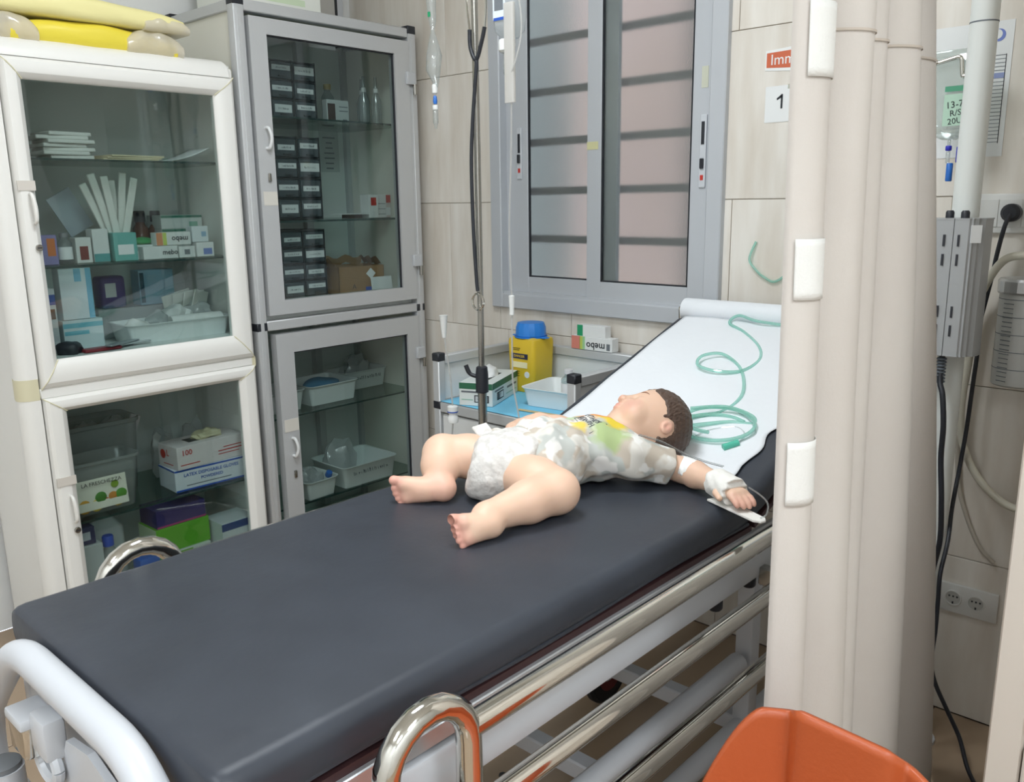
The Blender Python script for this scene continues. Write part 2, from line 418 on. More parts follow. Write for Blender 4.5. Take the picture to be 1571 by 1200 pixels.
t = thing('wall_socket_panel', 'wide white socket panel with a black plug in it', 'socket', (-.5, YW, 1.29))
part('plate', bx((-.60, YW-.012, 1.283), (-.40, YW, 1.375), .003, 2), sockw, t)
part('module', bx((-.592, YW-.014, 1.297), (-.548, YW-.011, 1.362), .001), sockw, t, None)
part('module', bx((-.547, YW-.014, 1.297), (-.498, YW-.011, 1.362), .001), sockw, t, None)
part('module', bx((-.497, YW-.014, 1.297), (-.42, YW-.011, 1.362), .001), sockw, t, None)
bm = NB(); lathe(bm, [(.004, -.006), (.004, 0)], (-.578, YW-.012, 1.305), 10, 'y'); part('screw', bm, steel, t)
# ------------------------------------------------------------ white plastic cabinet
FXc = -2.56
white_pl = mat('white_profile', '#ecebe6', .32, bump=(15, .015))
cream = mat('aged_joint', '#d9d3b4', .5)
inner = mat('cabinet_lining', '#e3e8e5', .5)
glassp = clear_mat('cabinet_glass', '#e9efee', .05, .01)
glass_edge = mat('glass_shelf_edge', '#29423f', .15)
shelf_g = clear_mat('shelf_glass', '#dfebe7', .04, .02)
def glass_shelf(parent, x0, x1, y0, y1, z):
    s = part('glass_shelf', bx((x0, y0, z-.006), (x1, y1, z)), shelf_g, parent, None)
    part('front_edge', bx((x1-.0005, y0, z-.0062), (x1+.0012, y1, z-.0002)), glass_edge, s, None)
def chamfer_stile(bm, a, b, inner_a, inner_b, x0, xf, dx=.018):
    """one mitred length of door profile from a to b (outer) and inner_a to inner_b, in the Y-Z plane, bulging to +X"""
    def P(p, x): return (x, p[0], p[1])
    A, B, a2, b2 = V(a), V(b), V(inner_a), V(inner_b)
    rings = []
    for t, x in ((0, x0), (0, xf), (.08, xf+dx*.55), (.22, xf+dx*.92), (.45, xf+dx), (.72, xf+dx*.82), (.93, xf+dx*.3), (1, xf-.002), (1, x0)):
        rings.append((A.lerp(a2, t), B.lerp(b2, t), x))
    r1 = [P(r[0], r[2]) for r in rings]; r2_ = [P(r[1], r[2]) for r in rings]
    loft(bm, [r1, r2_])
def white_door(parent, y0, y1, z0, z1, g, handle_z, lock_z, tape_z):
    gy0, gy1, gz0, gz1 = g
    o = ((y0, z0), (y1, z0), (y1, z1), (y0, z1)); i = ((gy0, gz0), (gy1, gz0), (gy1, gz1), (gy0, gz1))
    fb = NB()
    for k in range(4): chamfer_stile(fb, o[k], o[(k+1) % 4], i[k], i[(k+1) % 4], FXc-.02, FXc)
    d = part('door', fb, white_pl, parent, 25)
    for k in range(4):
        bm = NB(); a, b = V((FXc+.006, *o[k])), V((FXc+.006, *i[k])); tube(bm, [a, a.lerp(b, .3)+V((.0125, 0, 0)), a.lerp(b, .6)+V((.012, 0, 0)), b], .0016, 6); part('mitre_seam', bm, cream, d)
    part('pane', bx((FXc-.009, gy0-.005, gz0-.005), (FXc-.005, gy1+.005, gz1+.005)), glassp, d, None)
    hy = (y0+gy0)/2+.006
    hp = [(FXc+.016, hy, handle_z+.04), (FXc+.034, hy, handle_z+.034), (FXc+.038, hy+.003, handle_z), (FXc+.034, hy+.003, handle_z-.034), (FXc+.016, hy+.003, handle_z-.04)]
    part('handle', tb(smooth_path(hp, 5), [.003+.003*math.sin(PI*k/20) for k in range(21)], 8), white_pl, d)
    bm = NB(); lathe(bm, [(.009, 0), (.009, .006), (.0075, .008)], (FXc+.016, hy+.006, lock_z), 18, 'x'); part('lock', bm, steel, d)
    part('keyhole', bx((FXc+.0235, hy+.0005, lock_z-.0015), (FXc+.0248, hy+.0115, lock_z+.0015)), black_plastic, d, None)
    bm = NB(); box(bm, (FXc+.0155, y0+.004, tape_z-.013), (FXc+.0195, gy0-.004, tape_z+.013)); part('tape', bm, mat('aged_tape', '#d3cdc4', .5), d, None)
    return d
wc = thing('white_cabinet', 'white plastic framed cabinet with two glazed doors against the left wall', 'cabinet', (-2.77, 1.16, 0))
CY0, CY1, CX0 = .80, 1.505, -2.985
part('back_panel', bx((CX0, CY0, .05), (CX0+.008, CY1, 1.80)), inner, wc, None)
part('left_panel', bx((CX0, CY0, .05), (FXc-.03, CY0+.012, 1.80)), white_pl, wc, None)
part('right_panel', bx((CX0, CY1-.012, .05), (FXc-.01, CY1, 1.79)), white_pl, wc, None)
part('top_panel', bx((CX0, CY0, 1.786), (FXc-.02, CY1, 1.80)), white_pl, wc, None)
part('bottom_panel', bx((CX0+.008, CY0+.012, .09), (FXc-.02, CY1-.012, .105)), inner, wc, None)
part('middle_panel', bx((CX0+.008, CY0+.012, .905), (FXc-.02, CY1-.012, .952)), inner, wc, None)
# rounded corner posts at the front
def post(y, z0, z1, r):
    pts = []
    for k in range(9):
        a = -PI/2 + PI/2*k/8*1.0
        pts.append((FXc-.03+r*math.cos(a), y+.03+r*math.sin(a)))
    pts += [(FXc-.03+r, y+.045), (FXc-.06, y+.045), (FXc-.06, y)]
    return quick(loft, [[(p[0], p[1], z0) for p in pts], [(p[0], p[1], z1) for p in pts]])
for z0, z1 in ((.0, .845), (.905, 1.795)): part('corner_post', post(.782, z0, z1, .036), white_pl, wc, 30)
part('joint_cap', post(.781, .845, .905, .0365), cream, wc, 30)
part('corner_post', bx((FXc-.06, 1.492, 0), (FXc-.004, 1.507, 1.79), .006, 2), white_pl, wc)
part('joint_cap', bx((FXc-.05, 1.489, .843), (FXc+.003, 1.509, .872), .003), cream, wc)
bm = NB(); loft(bm, [[(FXc-.05+.055*math.cos(a), y, 1.762+.055*math.sin(a)) for a in [PI/2*k/8 for k in range(9)]]+[(FXc-.05, y, 1.762)] for y in (.79, 1.49)])
part('crown', bm, white_pl, wc, 30)
part('crown_end', quick(loft, [[(FXc-.05+q*math.cos(a), y, 1.762+q*math.sin(a)) for a in [PI/2*k/8 for k in range(9)]]+[(FXc-.05, y, 1.762)] for y, q in ((1.489, .055), (1.499, .05), (1.506, .036))]), white_pl, wc, 30)
white_door(wc, .832, 1.503, .872, 1.762, (.885, 1.434, .952, 1.705), 1.37, 1.265, 1.43)
white_door(wc, .832, 1.503, .10, .846, (.893, 1.442, .17, .802), .515, .447, .60)
part('mid_rail', bx((FXc-.03, .828, .845), (FXc+.004, 1.495, .874), .003), white_pl, wc)
part('plinth', bx((FXc-.04, .82, 0), (FXc-.005, 1.5, .10), .003), white_pl, wc)
glass_shelf(wc, CX0+.012, FXc-.05, CY0+.013, CY1-.013, 1.507)
glass_shelf(wc, CX0+.012, FXc-.05, CY0+.013, CY1-.013, 1.209)
glass_shelf(wc, CX0+.012, FXc-.05, CY0+.013, CY1-.013, .442)

# ------------------------------------------------------------ grey aluminium cabinet
gc = thing('grey_cabinet', 'tall grey aluminium cabinet with two glazed doors beside the tiled wall', 'cabinet', (-2.77, 1.9, 0))
GY0, GY1, GZ1, GJ = 1.525, 2.277, 2.005, .968
side_m = mat('cream_side_panel', '#e6e5da', .55)
for y0, y1 in ((GY0, GY0+.038), (GY1-.038, GY1)):
    for x0, x1 in ((FXc-.038, FXc), (-3.005, -2.967)):
        bm = NB(); box(bm, (x0, y0, 0), (x1, y1, GZ1), .004, 2)
        if x1 == FXc: box(bm, (x1-.002, y0+.012, .02), (x1+.002, y0+.026, GZ1-.03), .001)
        part('post', bm, alu_brushed, gc)
        for z in (GZ1-.002, GJ+.002):
            part('corner_cap', bx((x0-.001, y0-.001, z-.018), (x1+.0015, y1+.001, z+.012), .003), black_plastic, gc)
for z0, z1, z in ((GZ1-.034, GZ1, 0), (GJ-.017, GJ+.017, 0), (.06, .094, 0)):
    part('cross_rail', bx((FXc-.034, GY0+.038, z0), (FXc-.001, GY1-.038, z1), .003), alu_brushed, gc)
    part('side_rail', bx((-2.967, GY0+.002, z0), (FXc-.038, GY0+.032, z1), .003), alu_brushed, gc)
    part('side_rail', bx((-2.967, GY1-.032, z0), (FXc-.038, GY1-.002, z1), .003), alu_brushed, gc)
part('side_panel', bx((-2.967, GY0+.012, .09), (FXc-.036, GY0+.018, GZ1-.03)), side_m, gc, None)
part('side_panel', bx((-2.967, GY1-.018, .09), (FXc-.036, GY1-.012, GZ1-.03)), side_m, gc, None)
part('back_panel', bx((-2.995, GY0+.03, .09), (-2.988, GY1-.03, GZ1-.03)), inner, gc, None)
part('top_panel', bx((-2.967, GY0+.032, GZ1-.012), (FXc-.034, GY1-.032, GZ1-.004)), side_m, gc, None)
part('middle_panel', bx((-2.985, GY0+.02, GJ+.017), (FXc-.036, GY1-.02, 1.033)), inner, gc, None)
part('bottom_panel', bx((-2.985, GY0+.02, .08), (FXc-.036, GY1-.02, .10)), inner, gc, None)
def grey_door(y0, y1, z0, z1, g, hz, lz, tz, hinges, lean=0.):
    gy0, gy1, gz0, gz1 = g
    o = ((y0, z0), (y1, z0), (y1, z1), (y0, z1)); i = ((gy0, gz0), (gy1, gz0), (gy1, gz1), (gy0, gz1))
    fb = NB()
    for k in range(4):
        q = [o[k], o[(k+1) % 4], i[(k+1) % 4], i[k]]
        loft(fb, [[(FXc-.03, *p) for p in q], [(FXc+.004, *p) for p in q]])
    d = part('door', fb, alu_brushed, gc, None)
    part('pane', bx((FXc-.012, gy0-.004, gz0-.004), (FXc-.008, gy1+.004, gz1+.004)), glassp, d, None)
    bm = NB()
    for lo, hi in (((gy0, gz0), (gy0+.004, gz1)), ((gy1-.007, gz0), (gy1, gz1)), ((gy0, gz1-.005), (gy1, gz1))): box(bm, (FXc-.008, *lo), (FXc-.004, *hi))
    part('gasket', bm, black_plastic, d, None)
    hy = (y0+gy0)/2+.004
    hp = [(FXc+.004, hy, hz+.032), (FXc+.022, hy, hz+.03), (FXc+.03, hy+.004, hz), (FXc+.022, hy, hz-.03), (FXc+.004, hy, hz-.032)]
    part('handle', tb(smooth_path(hp, 6), .0055, 10), mat('handle_white', '#dfe1e1', .3), d)
    bm = NB(); box(bm, (FXc+.004, hy-.006, lz-.014), (FXc+.012, hy+.006, lz+.014), .005, 2); part('lock', bm, steel, d)
    panel(d, 'tape', mat('aged_tape2', '#d8d5cc', .6), *FX, (FXc+.0042, hy, tz), (gy0-y0)*.85, .045)
    for z in hinges:
        part('hinge', bx((FXc+.003, y1-.018, z-.02), (FXc+.016, y1+.022, z+.025), .002), mat('hinge_grey', '#c4c7ca', .35), d)
        bm = NB(); tube(bm, [(FXc+.014, y1+.018, z-.055), (FXc+.014, y1+.018, z-.018)], .008, 12); part('hinge_pin', bm, steel, d)
grey_door(1.574, 2.236, 1.003, 1.958, (1.636, 2.168, 1.052, 1.908), 1.585, 1.46, 1.392, (1.825, 1.15))
grey_door(1.590, 2.236, .10, .936, (1.658, 2.180, .16, .868), .53, .43, .61, (.785, .25))
for z in (1.665, 1.317, .628, .288): glass_shelf(gc, -2.98, FXc-.05, GY0+.02, GY1-.02, z)
part('inner_upright', bx((-2.985, 2.02, 1.04), (-2.955, 2.05, 1.98)), alu_brushed, gc, None)
part('inner_upright', bx((-2.985, 2.02, .11), (-2.955, 2.05, .96)), alu_brushed, gc, None)
# ------------------------------------------------------------ bed
white_metal = mat('white_enamel', '#c9ccd1', .28, bump=(40, .01))
vinyl = mat('black_vinyl', '#31353d', .45, var=(9., '#3a3f48', .3), bump=(10., .2), spec=.45)
maroon = mat('maroon_board', '#3c2527', .5)
BX0, BX1 = -1.345, -.733
HY, HZ, SL = 1.49, .80, .335
def bed_z(y): return HZ if y < HY else HZ+SL*(y-HY)
bed = thing('hospital_bed', 'wheeled examination bed with chrome side rails and white foot bar', 'bed', (-1.04, 1.2, 0))
part('bed_board', bx((BX0+.005, .37, .722), (BX1-.002, 1.5, .735)), maroon, bed, None)
ca, sa = 1/math.hypot(1, SL), SL/math.hypot(1, SL)
bm = NB(); box(bm, (BX0+.005, 0, -.078), (BX1-.002, .72, -.066)); bm.transform(Matrix.Translation((0, HY, HZ)) @ Matrix.Rotation(math.atan(SL), 4, 'X')); part('backrest_board', bm, maroon, bed, None)
for x in (BX0, BX1):
    s = -1 if x == BX0 else 1
    part('edge_strip', bx((x-.006, .36, .697), (x+.006, 1.62, .724), .002), mat('strip_silver', '#c3c6ca', .3, .6), bed)
    part('side_beam', bx((x-.02-.01*s, .36, .622), (x+.02-.01*s, 2.05, .69), .006, 2), white_metal, bed)
for y in (.36, 1.5, 2.03): part('cross_beam', bx((BX0+.02, y, .63), (BX1-.02, y+.04, .68), .004), white_metal, bed)
# backrest side plate with rounded end
for x in (BX0-.004, BX1+.002):
    bm = NB(); box(bm, (x-.004, .08, -.098), (x+.004, .70, -.068), .012, 3); bm.transform(Matrix.Translation((0, HY, HZ)) @ Matrix.Rotation(math.atan(SL), 4, 'X')); part('backrest_rail', bm, alu_brushed, bed)
bm = NB(); box(bm, (-1.06, 1.70, .66), (-1.03, 1.73, .86)); part('backrest_strut', bm, white_metal, bed, None)
# under-frame
for x in (-.78, -1.30):
    part('lower_tube', tb([(x, .48, .392), (x, 1.56, .392)], .022, 14), white_metal, bed)
    part('base_tube', tb([(x, .42, .225), (x, 1.72, .225)], .022, 14), white_metal, bed)
    for y in (.5, 1.60): part('upright', bx((x-.02, y-.02, .2), (x+.02, y+.02, .64), .005, 2), white_metal, bed)
for y in (.5, 1.24, 1.60): part('base_cross', bx((-1.30, y-.02, .205), (-.78, y+.02, .245), .004), white_metal, bed)
part('foot_pedal', tb(fillet([(-1.05, 1.1, .24), (-1.05, 1.1, .12), (-1.0, 1.1, .12)], .02), .008, 8), black_plastic, bed)
rubber = mat('wheel_rubber', '#23262a', .6)
for x, y in ((-1.275, 1.74), (-.80, 1.76), (-1.275, .44), (-.80, .44)):
    bm = NB(); lathe(bm, [(.045, -.014), (.078, -.016), (.086, -.008), (.086, .008), (.078, .016), (.045, .014)], (x, y+.02, .087), 28, 'x'); w = part('wheel', bm, rubber, bed)
    bm = NB(); lathe(bm, [(.012, -.02), (.048, -.017), (.048, .017), (.012, .02)], (x, y+.02, .087), 20, 'x'); part('hub', bm, mat('hub_red', '#6a2a2c', .5), w)
    bm = NB(); box(bm, (x-.026, y-.01, .08), (x-.02, y+.04, .19)); box(bm, (x+.02, y-.01, .08), (x+.026, y+.04, .19)); box(bm, (x-.026, y-.03, .18), (x+.026, y+.04, .205), .004); part('fork', bm, white_metal, w, None)
for x, y in ((-.765, 1.42), (-.765, 1.56)):
    bm = NB(); lathe(bm, [(.012, 0), (.015, .004), (.015, .026), (.010, .032)], (x, y, .575), 14); tube(bm, [(x, y, .60), (x, y, .63)], .005, 8); part('clamp_knob', bm, black_plastic, bed)
    
# chrome side rails
for x in (-.67, -1.408):
    lp = [(x, .513, .47), (x, .513, .735)] + [(x, .578-.065*math.cos(PI*k/10), .735+.065*math.sin(PI*k/10)) for k in range(1, 10)] + [(x, .643, .735), (x, .643, .47)]
    rl = part('side_rail', tb(lp, .0165, 16), chrome, bed, label='chrome side rail with looped end')
    for z, y1 in ((.748, 1.56), (.6245, 1.56), (.4745, 1.56)): part('rail_tube', tb([(x, .645, z), (x, y1, z)], .0165, 14), chrome, rl)
    part('rail_end', tb([(x, 1.56, .44), (x, 1.56, .765)], .0165, 14), chrome, rl)
    s = 1 if x > -1 else -1
    for y in (.58, 1.53): part('rail_bracket', bx((min(x, x-s*.055), y-.012, .605), (max(x, x-s*.055), y+.012, .644), .003), steel, rl)
# foot bar
fp = fillet([(-1.405, .318, .47), (-1.405, .318, .61), (-1.225, .325, .786), (-.855, .325, .786), (-.675, .318, .61), (-.675, .318, .47)], .07, 8)
part('foot_bar', tb(fp, .0215, 18), white_metal, bed)
part('foot_plate', bx((-1.36, .31, .48), (-.70, .345, .515), .006, 2), white_metal, bed)
# bracket, latch and socket below the bar
pl = [(-1.12, .55), (-1.13, .63), (-1.09, .70), (-1.02, .712), (-.93, .69), (-.86, .60), (-.84, .55)]
part('bracket_plate', quick(loft, [[(p[0], y, p[1]) for p in pl] for y in (.328, .338)]), white_metal, bed, None)
bm = NB(); tube(bm, [(-1.135+.034*math.cos(a), .318, .655+.026*math.sin(a)) for a in [2*PI*k/20 for k in range(21)]], .008, 8); part('bracket_eye', bm, white_metal, bed)
part('latch', bx((-1.205, .295, .655), (-1.15, .335, .712), .006, 2), chrome, bed)
part('latch_lip', bx((-1.207, .293, .700), (-1.148, .337, .716), .004, 2), white_metal, bed)
part('latch_arm', bx((-1.152, .305, .668), (-1.10, .335, .728), .008, 2), white_metal, bed)
bm = NB(); tube(bm, [(-1.30, .305, .40), (-1.30, .305, .572)], .027, 18); part('pole_socket', bm, white_metal, bed)
bm = NB(); lathe(bm, [(.024, .572), (.024, .580), (.020, .583)], (-1.30, .305, 0), 18); part('socket_cap', bm, mat('grey_cap', '#74787c', .5), bed)
part('gusset', quick(loft, [[(-1.31, y, .44), (-.80, y, .44), (-.80, y, .57), (-.98, y, .585), (-1.16, y, .55), (-1.31, y, .54)] for y in (.296, .304)]), white_metal, bed, None)

# mattress: one upholstered pad that bends up at the head
def mat_ring(y, z, ang, shrink=0., jit=0.):
    w, h = BX1-BX0-2*shrink, .067-1.2*shrink
    out = []
    for (px, pz) in rrect(0, 0, w, h, .024, 5):
        xx = (BX0+BX1)/2+px; zz = pz-.0335
        out.append((xx, y-math.sin(ang)*zz, z+math.cos(ang)*zz))
    return out
A = math.atan(SL); rings = []
ys = [(.352, .012), (.354, .006), (.362, .0015)] + [(.372+k*(HY-.06-.372)/40, 0) for k in range(41)]
for y, sh in ys: rings.append(mat_ring(y, HZ, 0, sh))
for k in range(1, 9):
    t = k/8; a = A*t; rr = .06/math.tan(A/2)*1.0
    cy, cz = HY-.06, HZ+rr
    rings.append(mat_ring(cy+rr*math.sin(a), cz-rr*math.cos(a), a))
for k in range(1, 25):
    t = .06+(.727-.06)*k/24; rings.append(mat_ring(HY+ca*t, HZ+sa*t, A))
for t, sh in ((.731, .003), (.734, .01)): rings.append(mat_ring(HY+ca*t, HZ+sa*t, A, sh))
bm = NB(); loft(bm, rings)
for v in bm.verts:   # slightly uneven upholstery
    n = math.sin(v.co.x*23+v.co.y*7)*math.sin(v.co.y*19)
    if v.co.z > bed_z(v.co.y)-.03 and v.co.y < 1.4: v.co.z += -.0012*abs(n)
mt = lmesh('mattress', bm, vinyl, 'dark charcoal vinyl mattress bent up at the head end', 'mattress', (0, 0, 0), smooth=50)
bm = NB(); tube(bm, [(BX1-.006, y, HZ-.058-.003*math.sin(y*9)) for y in [.38+.03*k for k in range(38)]], .004, 6); part('piping', bm, vinyl, mt)
dust = mat('dust_mark', '#8a8d92', .9)

# paper sheet pulled from the roll
crepe = mat('crepe_paper', '#e9edf1', .7, bump=(45, .12))
def sheet(u, v):
    y = 1.508+u*(2.182-1.508); x0 = -1.312
    x1 = -.785-.05*max(0, .25-u)*2+.010*math.sin(u*17)+.006*math.sin(u*41)
    x = x0+v*(x1-x0); y2 = y+(.03*math.sin(v*5+.4)+.012*math.sin(v*19))*max(0, 1-u*5)
    z = bed_z(y2) + .0045 + .0025*math.sin(v*11+u*6)*math.sin(u*13+1)*(1 if v < .97 else .3)
    if y2 < HY+.08: z += .002
    return (x, y2, z+.001)
rollt = thing('paper_roll', 'white examination paper roll at the head with its sheet down the backrest', 'paper roll', (-1.07, 2.235, 1.015))
def sheet_end(u, v):   # from the top of the backrest up onto the roll
    a = -PI/2-1.1+u*1.1; x = -1.312+v*(.527)
    return (x, 2.228+(.0355)*math.cos(a)*1.0, 1.05+.0355*math.sin(a)) if u > .0 else sheet(1, v)
bm = NB(); grid(bm, sheet, 60, 50); o = part('sheet', bm, crepe, rollt, 180)
md = o.modifiers.new('solid', 'SOLIDIFY'); md.thickness = .0008; md.offset = 1
bm = NB(); grid(bm, sheet_end, 8, 20); o = part('sheet_turn', bm, crepe, rollt, 180)
bm = NB(); lathe(bm, [(.018, -1.34), (.034, -1.34), (.0345, -1.337), (.0345, -.79), (.018, -.788)], (0, 2.232, 1.05), 36, 'x'); part('roll', bm, crepe, rollt, 30)
bm = NB(); lathe(bm, [(.019, -1.342), (.019, -1.30)], (0, 2.232, 1.05), 20, 'x'); part('core', bm, mat('core_card', '#b79e80', .8), rollt)
bm = NB(); tube(bm, [(-1.36, 2.232, 1.05), (-.74, 2.232, 1.05)], .008, 10)
part('roll_rod', bm, chrome, bed)
for x in (-1.355, -.735): part('roll_arm', tb([(x, 2.232, 1.05), (x, 2.232, .99), (x, 2.10, .93)], .008, 8), chrome, bed)

# green oxygen tubing on the sheet
oxy = clear_mat('green_tubing', '#d6f6ee', .08, .08, haze=('#c8ede4', .45))
def coil(pts, lift=.007): return [(x, y, bed_z(y)+lift+dz) for x, y, dz in pts]
tp = [(-.80, 2.20, .0), (-.95, 2.175, .002), (-1.07, 2.165, .01), (-1.14, 2.185, .012), (-1.15, 2.15, .006), (-1.09, 2.12, .0), (-1.01, 2.05, .0), (-.975, 1.985, .0), (-.99, 1.92, .002), (-1.045, 1.89, .01), (-1.10, 1.90, .014), (-1.115, 1.945, .014), (-1.075, 1.975, .01), (-1.01, 1.945, .0), (-.955, 1.87, 0), (-.93, 1.80, 0), (-.945, 1.735, 0), (-1.0, 1.69, .006)]
t = thing('oxygen_tubing', 'green clear oxygen tubing coiled on the white paper sheet', 'tubing', (-.97, 1.75, bed_z(1.75)))
part('supply_tube', tb(smooth_path(coil(tp), 8), .0042, 8), oxy, t)
c2 = []
for k in range(30):
    a = k/29*2*PI*1.6+1.0; c2.append((-.915+.085*math.cos(a)-.0*k, 1.662+.058*math.sin(a)+.0008*k, .004+.0005*k))
part('coiled_tube', tb(smooth_path(coil(c2, .006), 4), .0042, 8), oxy, t)
c3 = [(-1.0, 1.70, .02), (-.93, 1.735, .016), (-.865, 1.735, .006), (-.85, 1.715, .0), (-.90, 1.70, .004), (-.97, 1.66, .006)]
part('coiled_tube', tb(smooth_path(coil(c3), 8), .0042, 8), oxy, t)
part('connector', tb(coil([(-.862, 1.605, .004), (-.84, 1.632, .004)]), .0075, 12), mat('green_connector', '#57bfa6', .35), t)
clear_tube = clear_mat('clear_tubing', '#eef2f2', .12, .08, haze=('#eef0f0', .18))
c4 = [(-.84, 1.632, .002), (-.845, 1.67, .0), (-.88, 1.69, .0), (-.93, 1.66, 0), (-.95, 1.61, 0)]
part('clear_branch', tb(smooth_path(coil(c4), 8), .0025, 6), clear_tube, t)
c5 = [(-.84, 1.64, .002), (-.825, 1.68, .0), (-.86, 1.72, .0), (-.90, 1.745, .0)]
part('clear_branch', tb(smooth_path(coil(c5), 8), .0025, 6), clear_tube, t)
o2 = lmesh('wall_oxygen_tube', tb(smooth_path([(-1.17, YW-.006, 1.25), (-1.185, YW-.012, 1.20), (-1.165, YW-.010, 1.17), (-1.14, YW-.008, 1.15), (-1.10, YW-.006, 1.14), (-1.03, YW-.006, 1.20)], 8), .0035, 8), oxy, 'short length of pale green tubing against the tiles by the curtain', 'tubing', (0, 0, 0))
# ------------------------------------------------------------ instrument trolley
tr = thing('instrument_trolley', 'grey aluminium trolley with white drawers and blue top under the window', 'trolley', (-1.77, 2.1, 0))
TX0, TX1, TY0, TY1, TZ, TR = -2.075, -1.475, 1.87, 2.30, .728, .882
tlwhite = mat('trolley_white', '#e2e4e3', .35)
for x0 in (TX0, TX1-.03):
    for y0 in (TY0, TY1-.03):
        part('post', bx((x0, y0, .08), (x0+.03, y0+.03, TR), .003), alu_brushed, tr)
        for z in (TR-.006, TZ-.012): part('corner_cap', bx((x0-.0015, y0-.0015, z-.016), (x0+.0315, y0+.0315, z+.012), .003), black_plastic, tr)
        bm = NB(); lathe(bm, [(.02, -.012), (.03, -.012), (.032, 0), (.03, .012), (.02, .012)], (x0+.015, y0+.015, .032), 18, 'x'); box(bm, (x0+.002, y0+.005, .03), (x0+.028, y0+.025, .085)); part('caster', bm, rubber, tr)
for a, b in (((TX0, TY0+.03), (TX0+.03, TY1-.03)), ((TX1-.03, TY0+.03), (TX1, TY1-.03)), ((TX0+.03, TY1-.03), (TX1-.03, TY1))):
    part('top_rail', bx((*a, TR-.033), (*b, TR-.003), .003), alu_brushed, tr)
    dx, dy = b[0]-a[0], b[1]-a[1]
    lo = (a[0]+.012, a[1], TZ); hi = (b[0]-.012, b[1], TR-.033)
    if dx > dy: lo = (a[0], a[1]+.012, TZ); hi = (b[0], b[1]-.012, TR-.033)
    part('guard_panel', bx(lo, hi), tlwhite, tr, None)
for a, b in (((TX0+.03, TY0), (TX1-.03, TY0+.03)), ((TX0, TY0+.03), (TX0+.03, TY1-.03)), ((TX1-.03, TY0+.03), (TX1, TY1-.03))):
    part('deck_rail', bx((*a, TZ-.036), (*b, TZ-.002), .003), alu_brushed, tr)
part('deck', bx((TX0+.015, TY0+.02, TZ-.012), (TX1-.015, TY1-.01, TZ-.003)), tlwhite, tr, None)
for z0, z1 in ((.47, .685), (.26, .465), (.09, .255)):
    d = part('drawer', bx((TX0+.035, TY0+.006, z0), (TX1-.035, TY1-.04, z1), .004), tlwhite, tr)
    part('pull', bx((-1.85, TY0-.01, (z0+z1)/2-.008), (-1.70, TY0+.006, (z0+z1)/2+.008), .003), alu_brushed, d)
    if z0 > .4:
        panel(d, 'drawer_label', WPAP, *FY, (-1.80, TY0+.006, .655), .12, .03); letter(d, 'SET MET', .02, INKG, *FY, (-1.80, TY0+.0045, .655))
bm = NB(); grid(bm, lambda u, v: (TX0+.032+u*(TX1-TX0-.064), TY0+.003+v*(TY1-TY0-.035), TZ+.0012+.0006*math.sin(u*20)*math.sin(v*9)), 20, 14)
o = lmesh('blue_sheet', bm, mat('blue_drape', '#7cc9ea', .6), 'light blue sheet covering the trolley top', 'sheet', (0, 0, 0), smooth=180)
md = o.modifiers.new('solid', 'SOLIDIFY'); md.thickness = .0012
ZT = TZ+.0025
# glove box
gb = carton('glove_box', 'green and white tissue glove box on the blue trolley top', 'box', (.115, .245, .075), (-1.945, 2.005, ZT), .40, '#dfe6e4',
    prints=(('x', 0, .027, .244, .02, mat('dark_green_print', '#2e6b4d', .5)), ('y', 0, .027, .114, .02, MATS['dark_green_print']), ('x', -.05, -.012, .06, .026, INK), ('x', -.05, -.012, .052, .019, WPAP), ('y', .02, -.014, .05, .024, INK), ('y', .02, -.014, .043, .018, WPAP), ('x', .06, .0, .09, .007, INKG), ('x', -.06, .008, .08, .006, INKG), ('y', -.01, .008, .08, .006, INKG), ('x', .055, -.02, .1, .004, mat('pale_green_print', '#a9c9bd', .5)), ('y', -.03, -.018, .04, .004, MATS['pale_green_print']),
            ('z', .0, .0, .12, .045, mat('slot_dark', '#3a4240', .8))))
bm = NB(); bmesh.ops.create_icosphere(bm, subdivisions=3, radius=.03)
for v in bm.verts:
    n = 1+.35*math.sin(v.co.x*140)*math.sin(v.co.y*110+1)*math.sin(v.co.z*120+.5); v.co = V((v.co.x*.8*n, v.co.y*1.5*n, max(-.004, v.co.z*1.0*n)))+V((0, .01, .078))
part('glove_bunch', bm, mat('glove_white', '#eceeed', .6), gb, 60)
# sharps container
t = lthing('sharps_container', 'yellow sharps container with blue lid on the blue trolley top', 'container', (-1.925, 2.195, ZT))
yel = mat('yellow_plastic', '#e6c233', .35)
bm = NB(); loft(bm, [[(x, y, z) for x, y in rrect(0, 0, w, d, .014, 4)] for z, w, d in ((0, .108, .10), (.004, .112, .104), (.17, .122, .112), (.182, .118, .108), (.19, .09, .085))]); part('body', bm, yel, t, 35)
bluep = mat('blue_lid', '#2f86dd', .35)
bm = NB(); loft(bm, [[(r*math.cos(a)*(1+.02*(k % 2)), r*math.sin(a)*(1+.02*(k % 2)), z) for k in range(32) for a in [2*PI*k/32]] for z, r in ((.186, .047), (.192, .052), (.22, .051), (.236, .045), (.238, .03))]); l = part('lid', bm, bluep, t, 20)
bm = NB(); lathe(bm, [(.058, .1865), (.058, .190)], (0, 0, 0), 24); box(bm, (-.075, -.012, .186), (.075, .012, .1895), .001); part('lid_flange', bm, bluep, l, 30)
panel(t, 'warning_label', mat('navy_print', '#20264a', .5), (1, 0, 0), (0, .035, 1), (-.004, -.0562, .125), .075, .018)
letter(t, 'DANGER', .012, yel, (1, 0, 0), (0, .035, 1), (-.004, -.0574, .125), bold=True)
panel(t, 'write_on_label', mat('cream_label', '#efe6b8', .6), (1, 0, 0), (0, .035, 1), (-.004, -.0554, .095), .07, .02)
